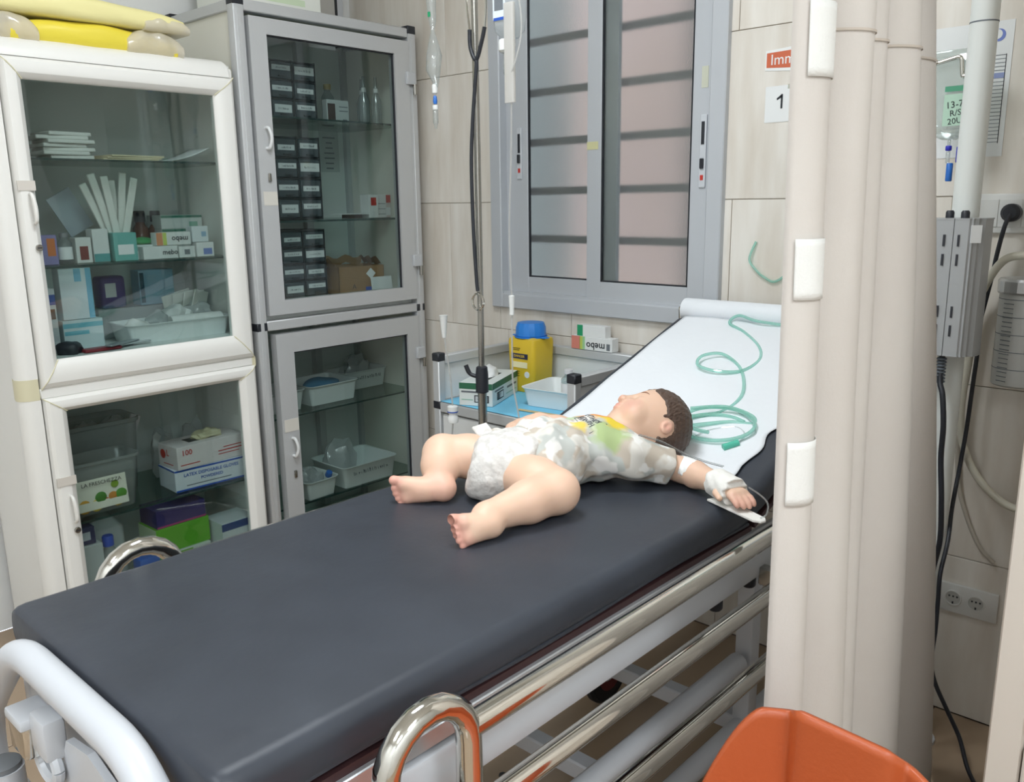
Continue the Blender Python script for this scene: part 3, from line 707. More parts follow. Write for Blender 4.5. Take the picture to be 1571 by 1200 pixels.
for k, (z, w) in enumerate(((.152, .06), (.146, .045), (.072, .04), (.064, .035), (.056, .04))): panel(t, 'print_line', mat('brown_print', '#7a6a20', .6), (1, 0, 0), (0, .035, 1), (-.018, -.0566+.035*(.152-z), z), w*.6, .0025)
bm = NB(); lathe(bm, [(.011, 0), (.011, .0012)], (.028, -.0549, .063), 18, 'y'); part('hazard_mark', bm, WPAP, t)
# plastic tray with vials
def tray(name, label, loc, rz, w, d, h, m, group=None, lip=.008, slope=.012):
    bm = NB()
    rings = []
    for z, e, dr in ((0, -slope, 0), (h*.9, 0, .0), (h, lip, 0), (h+.002, lip, 0), (h+.001, 0, .0), (h*.9, -.003, 0), (.004, -slope-.003, 0)):
        rings.append([(x, y, z) for x, y in rrect(0, 0, w+2*e, d+2*e, max(.02+e, .006), 5)])
    loft(bm, rings)
    return lmesh(name, bm, m, label, 'tray', loc, (0, 0, rz), group, 35)
tray_w = mat('tray_plastic', '#e7eceb', .3)
tray('plastic_tray', 'white plastic tray of vials beside the yellow container', (-1.665, 2.10, ZT), .12, .27, .185, .06, tray_w)
vial_m = clear_mat('vial_glass', '#dfe9ea', .08, .03, haze=('#dfe7e8', .15))
def vial(label, loc, r=.016, h=.055, cap='#d9dadb', group=None, rot=(0, 0, 0)):
    t = lthing('vial', label, 'bottle', loc, rot, group)
    bm = NB(); lathe(bm, [(r*.9, 0), (r, .003), (r, h*.68), (r*.5, h*.8), (r*.5, h*.86)], (0, 0, 0), 16); part('glass', bm, vial_m, t)
    bm = NB(); lathe(bm, [(r*.62, h*.86), (r*.62, h), (r*.5, h*1.01)], (0, 0, 0), 14); part('cap', bm, mat('cap_'+cap[1:], cap, .35), t)
    bm = NB(); lathe(bm, [(r*1.01, h*.15), (r*1.01, h*.55)], (0, 0, 0), 16); part('paper_label', bm, WPAP, t)
    return t
vial('clear vial with white cap standing in the trolley tray', (-1.715, 2.14, ZT+.005), .024, .10)
vial('small clear vial lying in the trolley tray', (-1.66, 2.06, ZT+.021), .014, .05, '#c0392b', rot=(0, PI/2, .6))
for k, (dx, dy, rz, c, lab) in enumerate(((-.01, -.05, .3, '#4f86c8', 'blue swab packet in the trolley tray'), (.05, -.03, -.4, '#d9dfe6', 'white swab packet in the trolley tray'), (.05, .03, .9, '#6c9ad4', 'pale blue swab packet in the trolley tray'))):
    lmesh('packet', bx((-.03, -.022, 0), (.03, .022, .012), .004, 2), mat('packet_'+c[1:], c, .4), lab, 'packet', (-1.70+dx, 2.10+dy, ZT+.012), (.25, 0, rz))
lmesh('gauze_roll', quick(lathe, [(.004, -.035), (.016, -.035), (.017, -.03), (.017, .03), (.016, .035), (.004, .035)], (0, 0, 0), 18, 'x'), mat('gauze', '#ece9df', .8, bump=(150, .2)), 'cream gauze roll in the trolley tray', 'bandage', (-1.755, 2.075, ZT+.022), (0, 0, .3))
lmesh('wooden_spatula', bx((-.10, -.009, 0), (.10, .009, .0018), .0008), mat('spatula_wood', '#cdbb8d', .7), 'wooden tongue spatula on the blue trolley top', 'spatula', (-1.66, 1.955, ZT), (0, 0, .12))
# ointment boxes on the back rail
carton('ointment_box', 'white box with upside-down mebo lettering on the trolley back rail', 'box', (.172, .036, .045), (-1.72, 2.286, TR-.002), 0, '#e9ebea', prints=(('y', -.066, 0, .036, .044, mat('salmon_print', '#d98678', .5)), ('y', -.043, 0, .012, .044, mat('lime_print', '#bfcf62', .5)), ('y', -.032, 0, .010, .044, mat('light_green_print', '#9fcf9a', .5)), ('y', .07, -.006, .014, .022, INKG)), texts=(('y', 'mebo', .034, INK, .018, -.006, True),))
carton('ointment_box', 'green ended white box on top of the mebo box', 'box', (.115, .034, .038), (-1.724, 2.288, TR+.0432), .02, '#e9ebea', prints=(('y', -.046, 0, .023, .037, GREEN),), )

# ------------------------------------------------------------ infusion stand
px, py = -1.727, 1.75
iv = thing('infusion_stand', 'steel infusion stand with black clamp between bed and trolley', 'stand', (px, py, 0))
part('lower_tube', tb([(px, py, .06), (px, py, .85)], .0132, 16), steel, iv)
part('upper_tube', tb([(px, py, .85), (px, py, 2.12)], .0088, 14), steel, iv)
bm = NB(); lathe(bm, [(.013, .823), (.019, .826), (.019, .876), (.0165, .90), (.012, .903)], (px, py, 0), 20); cl = part('clamp', bm, black_plastic, iv)
bm = NB(); tube(bm, smooth_path([(px-.012, py-.01, .872), (px-.03, py-.02, .88), (px-.04, py-.026, .905)], 5), [.006]*6+[.007]*5, 10); part('clamp_lever', bm, black_plastic, cl)
for k in range(5):
    a = 2*PI*k/5+.3; e = (px+.24*math.cos(a), py+.24*math.sin(a), .07)
    lg = part('base_leg', tb([(px, py, .085), e], .011, 10), steel, iv)
    bm = NB(); lathe(bm, [(.018, -.01), (.028, -.009), (.028, .009), (.018, .01)], (e[0], e[1], .03), 14, 'x'); tube(bm, [(e[0], e[1], .03), (e[0], e[1], .075)], .006, 8); part('caster', bm, black_plastic, lg)
for a in (0, PI):
    hk = [(px, py, 2.11)] + [(px+math.cos(a)*d, py+math.sin(a)*d-.02*(d > .03), z) for d, z in ((.05, 2.125), (.11, 2.09), (.145, 2.08), (.16, 2.10))]
    part('hook', tb(smooth_path(hk, 5), .004, 8), steel, iv)
# stethoscope over the stand
st = thing('stethoscope', 'black stethoscope hanging down the infusion stand', 'stethoscope', (px, py-.03, 1.1))
yb = py-.028
part('tubing', tb(smooth_path([(px+.03, yb, 1.745), (px+.03, yb, 1.72), (px+.014, yb, 1.60), (px+.004, yb, 1.48), (px+.006, yb, 1.30), (px+.014, yb, 1.16), (px+.018, yb, 1.125)], 6), .0052, 10), black_plastic, st)
part('yoke', tb(smooth_path([(px+.008, yb, 1.82), (px+.01, yb, 1.775), (px+.03, yb, 1.742), (px+.052, yb, 1.785), (px+.064, yb, 1.82)], 6), .0055, 10), black_plastic, st)
part('earpiece_tube', tb(smooth_path([(px+.064, yb, 1.82), (px+.07, yb, 1.90), (px+.05, yb, 2.0), (px+.03, yb, 2.06)], 6), .0028, 8), chrome, st)
part('earpiece_tube', tb(smooth_path([(px+.008, yb, 1.82), (px+.0, yb, 1.90), (px+.01, yb, 2.0), (px+.02, yb, 2.06)], 6), .0028, 8), chrome, st)
bm = NB(); tube(bm, [(px+.018+.022*math.cos(2*PI*k/24), yb, 1.095+.023*math.sin(2*PI*k/24)) for k in range(25)], .0032, 8, False); part('chest_ring', bm, chrome, st)
# drip set in a clear wrapper on the left hook
clearpl = clear_mat('clear_plastic', '#f0f4f4', .12, .06, haze=('#eef1f0', .22))
milky = mat('milky_plastic', '#e6e8e6', .35)
dx_, dy_ = -1.876, 1.735
t = thing('drip_set', 'clear drip set in plastic wrapper with a blue connector hung on the stand', 'drip set', (dx_, dy_, 1.57))
bm = NB(); lathe(bm, [(.003, 2.08), (.012, 2.0), (.015, 1.93), (.011, 1.87), (.005, 1.84), (.014, 1.81), (.0225, 1.775), (.021, 1.735), (.010, 1.705), (.006, 1.69)], (dx_, dy_, 0), 12)
for v in bm.verts: v.co.x += .003*math.sin(v.co.z*90); v.co.y += .003*math.cos(v.co.z*70)
part('wrapper', bm, clearpl, t, 60)
bm = NB(); lathe(bm, [(.004, 1.70), (.009, 1.695), (.008, 1.675), (.003, 1.67)], (dx_, dy_, 0), 10); part('spike_guard', bm, milky, t)
part('green_tag', bx((dx_-.005, dy_-.014, 1.875), (dx_+.004, dy_-.012, 1.888)), GREEN, t, None)
bm = NB(); lathe(bm, [(.003, 1.668), (.005, 1.665), (.0065, 1.652), (.005, 1.645)], (dx_, dy_, 0), 12); part('connector', bm, mat('connector_blue', '#2b6ec4', .35), t)
bm = NB(); lathe(bm, [(.006, 1.642), (.0075, 1.64), (.0075, 1.595), (.0055, 1.59), (.003, 1.578)], (dx_, dy_, 0), 14); part('drip_chamber', bm, clearpl, t)
bm = NB(); lathe(bm, [(.0078, 1.642), (.0082, 1.64), (.0082, 1.632), (.0078, 1.63)], (dx_, dy_, 0), 14); part('chamber_rim', bm, milky, t)
part('hang_cord', tb([(px-.145, py-.02, 2.08), (dx_, dy_, 2.078)], .0015, 6), milky, t)
# infusion bag with line down to the bed
bx_, by_ = -1.585, 1.735
t = thing('infusion_bag', 'clear infusion bottle with blue label hung on the stand', 'bag', (bx_, by_, 1.58))
bm = NB(); loft(bm, [[(x+bx_, y+by_, z) for x, y in rrect(0, 0, w, d, min(d*.45, .014), 4)] for z, w, d in ((1.782, .05, .03), (1.80, .075, .048), (1.83, .082, .054), (1.95, .082, .054), (1.985, .07, .045), (2.0, .03, .03))]); part('bottle', bm, clear_mat('bag_plastic', '#eef3f5', .1, .08, haze=('#eef2f5', .42)), t, 50)
panel(t, 'bottle_label', mat('bag_label', '#d9e2ea', .5), *FY, (bx_-.012, by_-.0275, 1.87), .042, .085); panel(t, 'blue_band', BLUE, *FY, (bx_-.012, by_-.0285, 1.828), .036, .007)
panel(t, 'print_block', INKG, *FY, (bx_-.012, by_-.0285, 1.865), .03, .032); scribble(t, INK, *FY, (bx_-.015, by_-.0287, 1.897), .024, .008, 5, 2)
part('hang_loop', tb([(px+.145, py-.02, 2.08), (bx_, by_, 2.06), (bx_, by_, 1.995)], .002, 6), milky, t)
bm = NB(); lathe(bm, [(.018, 1.782), (.02, 1.776), (.02, 1.755), (.014, 1.75)], (bx_-.014, by_, 0), 16); box(bm, (bx_+.004, by_-.006, 1.76), (bx_+.016, by_+.006, 1.774), .003); part('neck_cap', bm, milky, t)
bm = NB(); lathe(bm, [(.009, 1.75), (.010, 1.748), (.010, 1.70), (.006, 1.69)], (bx_-.012, by_, 0), 14); part('drip_chamber', bm, clearpl, t)
bm = NB(); loft(bm, [[(x-1.556, y+by_-.034, z) for x, y in rrect(0, 0, .032, .012, .004, 3)] for z in (1.62, 1.86)]); part('sleeve', bm, clear_mat('milky_sleeve', '#f0f0ee', .05, .2, haze=('#eceae6', .8)), t, 40)
part('line', tb(smooth_path([(-1.597, by_, 1.69), (-1.58, by_-.02, 1.682), (-1.54, by_-.04, 1.70), (-1.520, by_-.03, 1.78), (-1.525, by_-.03, 1.86), (-1.55, by_-.03, 1.90)], 6), .0022, 6), clear_mat('milky_tube', '#eeeeee', .06, .15, haze=('#e9e9e7', .6)), t)
milk_tube = MATS['milky_tube']
part('line', tb(smooth_path([(-1.552, by_-.034, 1.62), (-1.555, by_-.034, 1.50), (-1.565, by_-.034, 1.30), (-1.56, by_-.034, 1.125)], 6), .0022, 6), milk_tube, t)
bm = NB(); lathe(bm, [(.004, 1.125), (.0085, 1.123), (.0065, 1.085), (.007, 1.072), (.003, 1.07)], (-1.56, by_-.034, 0), 12); part('injection_port', bm, milky, t)
part('line', tb(smooth_path([(-1.56, by_-.034, 1.07), (-1.555, by_-.04, .95), (-1.548, by_-.045, .88), (-1.525, by_-.05, .80), (-1.50, by_-.06, .70), (-1.49, by_-.08, .52)], 6), .0024, 6), milk_tube, t)
t = thing('infusion_line', 'white infusion line with flared connector and capped valve beside the stand', 'tubing', (-1.87, 1.74, .4))
bm = NB(); lathe(bm, [(.0135, 1.04), (.0125, 1.036), (.0075, .985), (.006, .972)], (-1.885, 1.75, 0), 14); part('flared_connector', bm, milky, t)
part('line', tb(smooth_path([(-1.883, 1.75, .975), (-1.878, 1.75, .94), (-1.862, 1.75, .85), (-1.856, 1.75, .765)], 6), .0024, 6), milk_tube, t)
bm = NB(); lathe(bm, [(.012, .765), (.0165, .762), (.0165, .748), (.013, .744), (.0125, .735), (.017, .728), (.016, .712), (.006, .708)], (-1.856, 1.75, 0), 16); part('valve', bm, milky, t)
bm = NB(); lathe(bm, [(.0168, .7445), (.0168, .7475)], (-1.856, 1.75, 0), 16); part('blue_ring', bm, BLUE, t)
part('line', tb(smooth_path([(-1.856, 1.75, .71), (-1.864, 1.75, .64), (-1.864, 1.75, .52), (-1.80, 1.75, .40), (-1.74, 1.74, .30)], 6), .0024, 6), milk_tube, t)

# ------------------------------------------------------------ privacy curtain
cloth = mat('curtain_cloth', '#d8d2cb', .75, bump=(160, .06), var=(6., '#d2cbc4', .3))
YT = [1.078, 1.168, 1.262, 1.339, 1.446, 1.605]; YB = [1.095, 1.175, 1.40, 1.48, 1.76, 2.03]
def lerp_list(L, s):
    t = s*(len(L)-1); i = min(int(t), len(L)-2); return L[i]+(L[i+1]-L[i])*(t-i)
def curtain(s, v):
    z = .035+v*(2.36-.035); k = max(0, min(1, (1.70-z)/1.66))
    y = lerp_list(YT, s)*(1-k)+lerp_list(YB, s)*k
    i = min(int(s*5), 4); f = abs(math.sin(PI*s*5))**.6
    amp = (.034, .050, .034, .054, .044)[i]*(1+.3*k)
    x = -.506-.022*max(0, s-.2)/.8+amp*f + .006*math.sin(2.3*z+s*7)
    return (x, y, z)
ct = thing('privacy_curtain', 'cream fabric privacy curtain drawn together beside the bed', 'curtain', (-.53, 1.5, 0))
bm = NB(); grid(bm, curtain, 150, 70); o = part('cloth', bm, cloth, ct, 180); md = o.modifiers.new('solid', 'SOLIDIFY'); md.thickness = .0015
def patch(s0, s1, z0, z1, off):
    def f(u, v):
        s = s0+u*(s1-s0); z = z0+v*(z1-z0); p = V(curtain(s, (z-.035)/(2.36-.035))); return p+V((off, -off*.6, 0))
    b = NB(); grid(b, f, max(8, int(300*(s1-s0))), 8); return b
velcro = mat('white_strap', '#eeeeea', .7, bump=(300, .15))
for s0, s1, z0, z1 in ((.02, .175, 1.52, 1.61), (.01, .18, 1.238, 1.318), (.01, .165, .95, 1.042), (.02, .175, 1.80, 1.90)):
    o = part('strap_patch', patch(s0, s1, z0, z1, .0035), velcro, ct, 180, label='white stitched strap patch'); md = o.modifiers.new('solid', 'SOLIDIFY'); md.thickness = .0012
o = part('top_hem', patch(.2, .995, 1.585, 1.588, .003), mat('hem_thread', '#cabfb2', .8), ct, 180)
o = part('bottom_hem', patch(.02, .995, .075, .078, .003), MATS['hem_thread'], ct, 180)
cr = thing('curtain_rail', 'white curtain rail hung from the ceiling above the bed side', 'rail', (-.52, 1.3, 2.38))
part('track', bx((-.535, -.2, 2.375), (-.505, 2.32, 2.405), .003), white_metal, cr)
for y in (0., 1.1, 2.2): part('hanger', tb([(-.52, y, 2.40), (-.52, y, ZC)], .006, 8), white_metal, cr)

# ------------------------------------------------------------ white pole with power unit, bag and cables
cp = thing('white_pole', 'white painted pole standing in front of the tiles behind the curtain', 'pole', (-.575, 2.15, 0))
part('tube', tb([(-.575, 2.15, 0), (-.575, 2.15, ZC)], .0285, 24), mat('pole_white', '#dfe2de', .3), cp)
bm = NB(); tube(bm, [(-.575, 2.15, 1.735), (-.575, 2.15, 1.738)], .0290, 24); part('seam', bm, INKG, cp)
bm = NB(); lathe(bm, [(.05, 0), (.05, .008), (.034, .02)], (-.575, 2.15, 0), 24); part('foot_plate', bm, white_metal, cp)
part('hook', tb(fillet([(-.60, 2.165, 1.695), (-.612, 2.20, 1.695), (-.616, 2.212, 1.640), (-.626, 2.212, 1.636), (-.632, 2.212, 1.682), (-.70, 2.216, 1.668)], .010), .0048, 10), chrome, cp)
grey_box = mat('power_unit_grey', '#a9abac', .4, .2)
t = thing('power_unit', 'grey slotted power unit fixed to the white pole', 'power unit', (-.58, 2.1, 1.02))
prof = [(-.66, 2.12), (-.66, 2.052), (-.568, 2.046), (-.567, 2.049), (-.566, 2.046), (-.537, 2.046), (-.534, 2.050), (-.530, 2.050), (-.528, 2.056), (-.522, 2.060), (-.520, 2.068), (-.512, 2.074), (-.508, 2.09), (-.508, 2.12)]
bm = NB(); loft(bm, [[(x, y, z) for x, y in prof] for z in (1.022, 1.322)]); part('housing', bm, grey_box, t, 20)
for z in (1.0215, 1.3215): 
    bm = NB(); loft(bm, [[(-.572+(x+.572)*1.02, 2.08+(y-2.08)*1.02, zz) for x, y in prof] for zz in (z-.001, z+.002)]); part('end_plate', bm, grey_box, t, 25)
for ax in (-.585, -.5555):
    for z in (1.276, 1.234, 1.12, 1.078): part('slot', bx((ax-.0022, 2.0440, z-.0125), (ax+.0022, 2.0475, z+.0125)), black_plastic, t, None)
bm = NB(); box(bm, (-.011, -.001, -.019), (.011, .001, .019)); bm.transform(Matrix.Translation((-.524, 2.0555, 1.29)) @ Matrix.Rotation(math.radians(38), 4, 'Z')); part('sticker', bm, WPAP, t, None)
for x, y, r in ((-.59, 2.09, .009), (-.553, 2.07, .009)):
    bm = NB(); lathe(bm, [(r, 1.322), (r, 1.336), (r*.7, 1.34)], (x, y, 0), 14); part('knob', bm, black_plastic, t)
t2 = lmesh('mains_cable', tb(smooth_path([(-.572, 2.07, 1.02), (-.569, 2.06, .96), (-.558, 2.05, .93), (-.550, 2.05, .86), (-.551, 2.06, .78), (-.541, 2.06, .68), (-.538, 2.07, .58), (-.552, 2.09, .49), (-.551, 2.085, .40), (-.550, 2.085, .30), (-.553, 2.085, .2), (-.55, 2.085, .08), (-.55, 2.085, .0065)], 8), .0062, 10), black_plastic, 'black mains cable running down from the grey power unit', 'cable', (0, 0, 0))
bm = NB()
for k in range(8): lathe(bm, [(.0085, -.0025), (.011, -.001), (.011, .0015), (.0085, .003)], (-.572, 2.068, 1.010-.0075*k), 12)
part('strain_relief', bm, mat('grey_rubber', '#5d646b', .6), t2)
t = thing('plug_cable', 'black cable with round plug in the wall socket panel', 'cable', (-.46, YW, 1.33))
bm = NB(); lathe(bm, [(.019, 0), (.021, -.006), (.021, -.026), (.014, -.034)], (-.516, YW-.0145, 1.331), 22, 'y'); part('plug', bm, black_plastic, t)
part('cable', tb(smooth_path([(-.514, YW-.045, 1.329), (-.522, YW-.052, 1.30), (-.533, YW-.047, 1.235), (-.538, YW-.045, 1.19), (-.546, YW-.045, 1.13), (-.555, YW-.045, 1.06), (-.553, YW-.045, .998), (-.556, YW-.045, .90), (-.558, YW-.05, .80), (-.560, YW-.07, .70), (-.552, 2.20, .62), (-.536, 2.13, .56), (-.535, 2.09, .49), (-.534, 2.09, .42), (-.533, 2.09, .34), (-.535, 2.09, .26), (-.525, 2.10, .20), (-.493, 2.11, .13), (-.46, 2.11, .07), (-.43, 2.08, .02), (-.40, 2.04, .0065)], 8), .0052, 10), black_plastic, t)
# waste fluid bag on the hook
FBX, FBY = -.648, 2.235
t = thing('hanging_fluid_bag', 'clear fluid bag with handwritten marks hung on the pole hook', 'bag', (FBX, FBY, 1.40))
bm = NB(); loft(bm, [[(x+FBX, y+FBY, z) for x, y in rrect(0, 0, w, d, d*.45, 4)] for z, w, d in ((1.50, .03, .012), (1.51, .075, .022), (1.535, .10, .034), (1.60, .105, .03), (1.64, .10, .016), (1.685, .098, .005), (1.70, .098, .004))])
for v in bm.verts: v.co.y += .003*math.sin(v.co.x*130+v.co.z*90)
part('pouch', bm, clear_mat('pouch_plastic', '#eff4f2', .16, .06, haze=('#e3ebe7', .34)), t, 60)
panel(t, 'green_patch', mat('green_print2', '#4d9a78', .5), *FY, (FBX+.012, FBY-.0215, 1.612), .05, .012); panel(t, 'green_patch', mat('green_print3', '#b4d3be', .5), *FY, (FBX+.012, FBY-.0215, 1.565), .05, .07)
for b_, z, s in (('13-7-', 1.577, .021), ('R/S', 1.558, .019), ('20U', 1.54, .019)): letter(t, b_, s, INK, (1, 0, .12), (-.12, 0, 1), (FBX+.014, FBY-.0228, z))
for x, z0, z1, r, m in ((FBX, 1.487, 1.50, .004, clearpl), (FBX, 1.475, 1.487, .0072, mat('cap_dkblue', '#2a2fb0', .35)), (FBX, 1.447, 1.475, .005, clearpl), (FBX+.006, 1.405, 1.447, .0075, MATS['connector_blue'])):
    bm = NB(); lathe(bm, [(r*.8, z0), (r, z0+.002), (r, z1-.002), (r*.8, z1)], (x, FBY, 0), 12); part('outlet', bm, m, t)
part('clamp', bx((FBX+.018, FBY-.005, 1.447), (FBX+.026, FBY+.005, 1.484), .002), MATS['cap_dkblue'], t)
# oxygen humidifier jar and its tube
jar_x, jar_y = -.452, 2.235
t = thing('suction_jar', 'grey graduated suction jar with metal lid against the tiles', 'jar', (jar_x, jar_y, .94))
jarm = mat('jar_plastic', '#b6b7b3', .3)
bm = NB(); lathe(bm, [(.050, .938), (.054, .942), (.054, 1.15), (.052, 1.155)], (jar_x, jar_y, 0), 32); part('vessel', bm, jarm, t)
bm = NB(); loft(bm, [[(jar_x+r*math.cos(2*PI*k/48)*(1+.015*(k % 2)), jar_y+r*math.sin(2*PI*k/48)*(1+.015*(k % 2)), z) for k in range(48)] for z, r in ((1.152, .057), (1.156, .059), (1.18, .059), (1.186, .055), (1.188, .03))]); part('lid', bm, mat('lid_metal', '#c3c5c6', .3, .7), t, 20)
for z in (.98, 1.02, 1.06, 1.10, 1.14):
    bm = NB(); lathe(bm, [(.0545, z-.0008), (.0545, z+.0008)], (jar_x, jar_y, 0), 32); part('scale_ring', bm, INKG, t)
for k in range(18):
    z = .952+k*.0105; a = math.radians(-115); bm = NB(); box(bm, (-.012, -.0006, -.0007), (.012, .0006, .0007)); bm.transform(Matrix.Translation((jar_x+.0543*math.cos(a), jar_y+.0543*math.sin(a), z)) @ Matrix.Rotation(a+PI/2, 4, 'Z')); part('scale_mark', bm, INKG, t, None)
part('wall_bracket', bx((jar_x-.03, jar_y+.045, 1.0), (jar_x+.03, YW, 1.10)), steel, t, None)
hose = mat('cream_hose', '#d6d2c2', .4)
t = lmesh('suction_hose', tb(smooth_path([(-.40, YW-.06, 1.235), (-.47, YW-.06, 1.235), (-.515, YW-.06, 1.221), (-.55, YW-.05, 1.159), (-.565, YW-.03, 1.09), (-.575, YW-.03, .96), (-.580, YW-.03, .84), (-.566, YW-.03, .755), (-.522, YW-.04, .68), (-.458, YW-.05, .632), (-.40, YW-.05, .622), (-.32, YW-.05, .622)], 8), .0095, 12), hose, 'cream rubber suction hose looping down the tiles', 'hose', (0, 0, 0))
lmesh('thin_hose', tb(smooth_path([(-.590, YW-.012, .82), (-.575, YW-.010, .66), (-.549, YW-.010, .571), (-.51, YW-.010, .492), (-.472, YW-.010, .456)], 8), .0055, 10), mat('grey_hose', '#b8b1a4', .5), 'thin beige hose hanging on the tiles above the double socket', 'hose', (0, 0, 0))

# ------------------------------------------------------------ panelled cupboard at the right
cup = mat('cream_wood', '#ddd5cb', .45); 
t = thing('panelled_cupboard', 'cream panelled wooden cupboard at the end of the tiled wall', 'cupboard', (.1, 1.75, 0))
part('carcass', bx((-.262, 1.47, .0), (.50, 2.08, 2.0), .003), cup, t)
part('stile', bx((-.275, 1.452, 0), (-.225, 1.472, 2.0), .003), cup, t)
part('stile', bx((.455, 1.452, 0), (.505, 1.472, 2.0), .003), cup, t)
for z0, z1 in ((.02, .50), (.53, .70), (.73, 1.95)):
    d = part('door' if z1-z0 > .3 else 'drawer', bx((-.222, 1.446, z0), (.452, 1.468, z1), .004), cup, t)
    bm = NB()
    for i, (e, y) in enumerate(((.03, 1.440), (.042, 1.436), (.054, 1.440))):
        rectframe(bm, -.222+e, .452-e, z0+e, z1-e, .010, y, 1.447, .002)
    part('moulding', bm, cup, d)
    bm = NB(); lathe(bm, [(.008, 0), (.008, -.008), (.014, -.014), (.012, -.022)], (.115, 1.446, (z0+z1)/2), 14, 'y'); part('knob', bm, mat('brass', '#b08c4a', .3, 1.), d)

# ------------------------------------------------------------ orange chair
orange = mat('orange_plastic', '#b4562c', .38, bump=(140, .06))
t = thing('orange_chair', 'orange moulded plastic chair in front of the curtain', 'chair', (-.28, .74, 0))
def back(u, v):     # shell back with a raised folded centre panel and two wings
    x = -.325+(u-.5)*.34
    top = .725 - .9*max(0, abs(u-.47)-.30)**1.6*2.2 - .02*u
    z = .43+v*(top-.43)
    c = abs(u-.47); y = .955-.10*v*0 + .02*v
    w = 1/(1+math.exp((c-.19)*90))
    y += -.020*w*(.35+.65*v) - .35*max(0, c-.2)**1.2
    z += .018*w*v
    return (x, y, z)
bm = NB(); grid(bm, back, 60, 24); o = part('backrest', bm, orange, t, 180); md = o.modifiers.new('solid', 'SOLIDIFY'); md.thickness = .008; md.offset = 0
def seat(u, v):
    x = -.325+(u-.5)*(.40-.04*v); y = .56+v*.40
    return (x, y, .435+.02*(2*u-1)**2-.016*math.sin(PI*v)+(-.03*max(0, .15-v)/.15))
bm = NB(); grid(bm, seat, 24, 24); o = part('seat', bm, orange, t, 180); md = o.modifiers.new('solid', 'SOLIDIFY'); md.thickness = .01
for sx in (-1, 1):
    for y0, y1 in ((.60, .56), (.92, .98)):
        part('leg', tb([(-.325+sx*.15, y0, .43), (-.325+sx*.18, y1, .0)], .011, 10), steel, t)
# ------------------------------------------------------------ white cabinet: contents
def soft(bm_r, seed, sx, sy, sz, amp=.3, fr=60, sub=3):
    bm = NB(); bmesh.ops.create_icosphere(bm, subdivisions=sub, radius=1)
    ph = [random.Random(seed*13+k).uniform(0, 6) for k in range(6)]
    for v in bm.verts:
        n = 1+amp*(math.sin(v.co.x*bm_r+ph[0])*math.sin(v.co.y*bm_r*1.1+ph[1])+.6*math.sin(v.co.z*bm_r*1.3+ph[2])*math.sin(v.co.x*bm_r*1.7+ph[3]))
        v.co = V((v.co.x*sx*n, v.co.y*sy*n, max(0., max(v.co.z, -.62)*sz*n+sz*.62*.9)))
    return bm
pap = mat('paper_offwhite', '#d8d8d2', .7); env = mat('envelope', '#d5c9a8', .7)
Z1, Z2, Z3, Z4 = 1.5075, 1.2095, .9525, .4425
for k in range(7):
    w = .12+.02*(k % 3)/2
    lmesh('paper_pack', bx((-.06, -w/2, 0), (.06, w/2, .0105), .002), pap, 'folded white paper pack in the pile on the top cabinet shelf', 'paper', (-2.71+.006*math.sin(k*2), 1.02+.01*math.cos(k*3), Z1+.0109*k), (0, 0, .08*math.sin(k*2.3)), 'folded paper packs in a pile', None)
for k in range(3):
    lmesh('envelope', bx((-.06, -.085, 0), (.06, .085, .005), .001), env, 'buff envelope in the flat stack on the top cabinet shelf', 'envelope', (-2.71, 1.20+.008*k, Z1+.0055*k), (0, 0, .05*k), 'buff envelopes in a stack', None)
lmesh('loose_sheet', quick(lambda b: grid(b, lambda u, v: (-2.79+.14*u, 1.285+.17*v, .001+.045*v*v), 6, 8)), paperw, 'loose white sheet curling up beside the envelopes', 'paper', (0, 0, Z1), smooth=180).modifiers.new('s', 'SOLIDIFY').thickness = .0008
lmesh('paper_slip', bx((-.03, -.02, 0), (.03, .02, .012), .002), pap, 'small white slip pad by the left cabinet stile', 'paper', (-2.70, .90, Z1), smooth=None)
teal = mat('teal_print', '#4f9a9a', .5); orp = mat('orange_print2', '#d9772f', .5); pur = mat('purple_print', '#5a4a93', .5)
carton('medicine_box', 'purple medicine box with orange patch on the middle cabinet shelf', 'box', (.05, .05, .085), (-2.685, .935, Z2), 0, '#8b84b8', prints=(('x', .008, .008, .022, .05, orp),))
vial('clear glass vial with grey cap on the middle cabinet shelf', (-2.675, .985, Z2), .02, .09, '#7d8285')
carton('medicine_box', 'small white box with dark red picture on the middle cabinet shelf', 'box', (.04, .045, .075), (-2.685, 1.035, Z2), 0, '#d9dad6', prints=(('x', 0, -.008, .024, .04, mat('dark_red_print', '#7a3a35', .5)),))
carton('medicine_box', 'tall white box with teal base band on the middle cabinet shelf', 'box', (.045, .047, .098), (-2.69, 1.087, Z2), 0, '#d9dcda', prints=(('x', 0, -.036, .046, .024, teal),))
t = carton('specimen_bin', 'teal open bin with white label holding wrapped syringes', 'bin', (.07, .07, .085), (-2.69, 1.155, Z2), 0, '#6fb3ac', prints=(('x', 0, -.008, .048, .03, WPAP),), texts=())
wrap = mat('wrapper_paper', '#dcdcd5', .5)
for k in range(6):
    a = -.42+.14*k; h = .17+.012*((k*5) % 3)
    lmesh('wrapped_syringe', bx((-.004, -.011, 0), (.004, .011, h), .002), wrap, 'white wrapped syringe fanned out of the teal bin', 'syringe', (-2.72+.012*(k % 3), 1.135+.008*k, Z2+.072), (-a*.9, 0, 0), 'wrapped syringes in the teal bin', None)
lmesh('plastic_pouch', quick(lambda b: box(b, (-.003, -.04, 0), (.003, .04, .13), .0025, 2)), mat('pouch_pale', '#b9c4cc', .3), 'pale plastic pouch with blue print behind the teal bin', 'pouch', (-2.80, 1.09, Z2+.09), (.5, 0, 0))
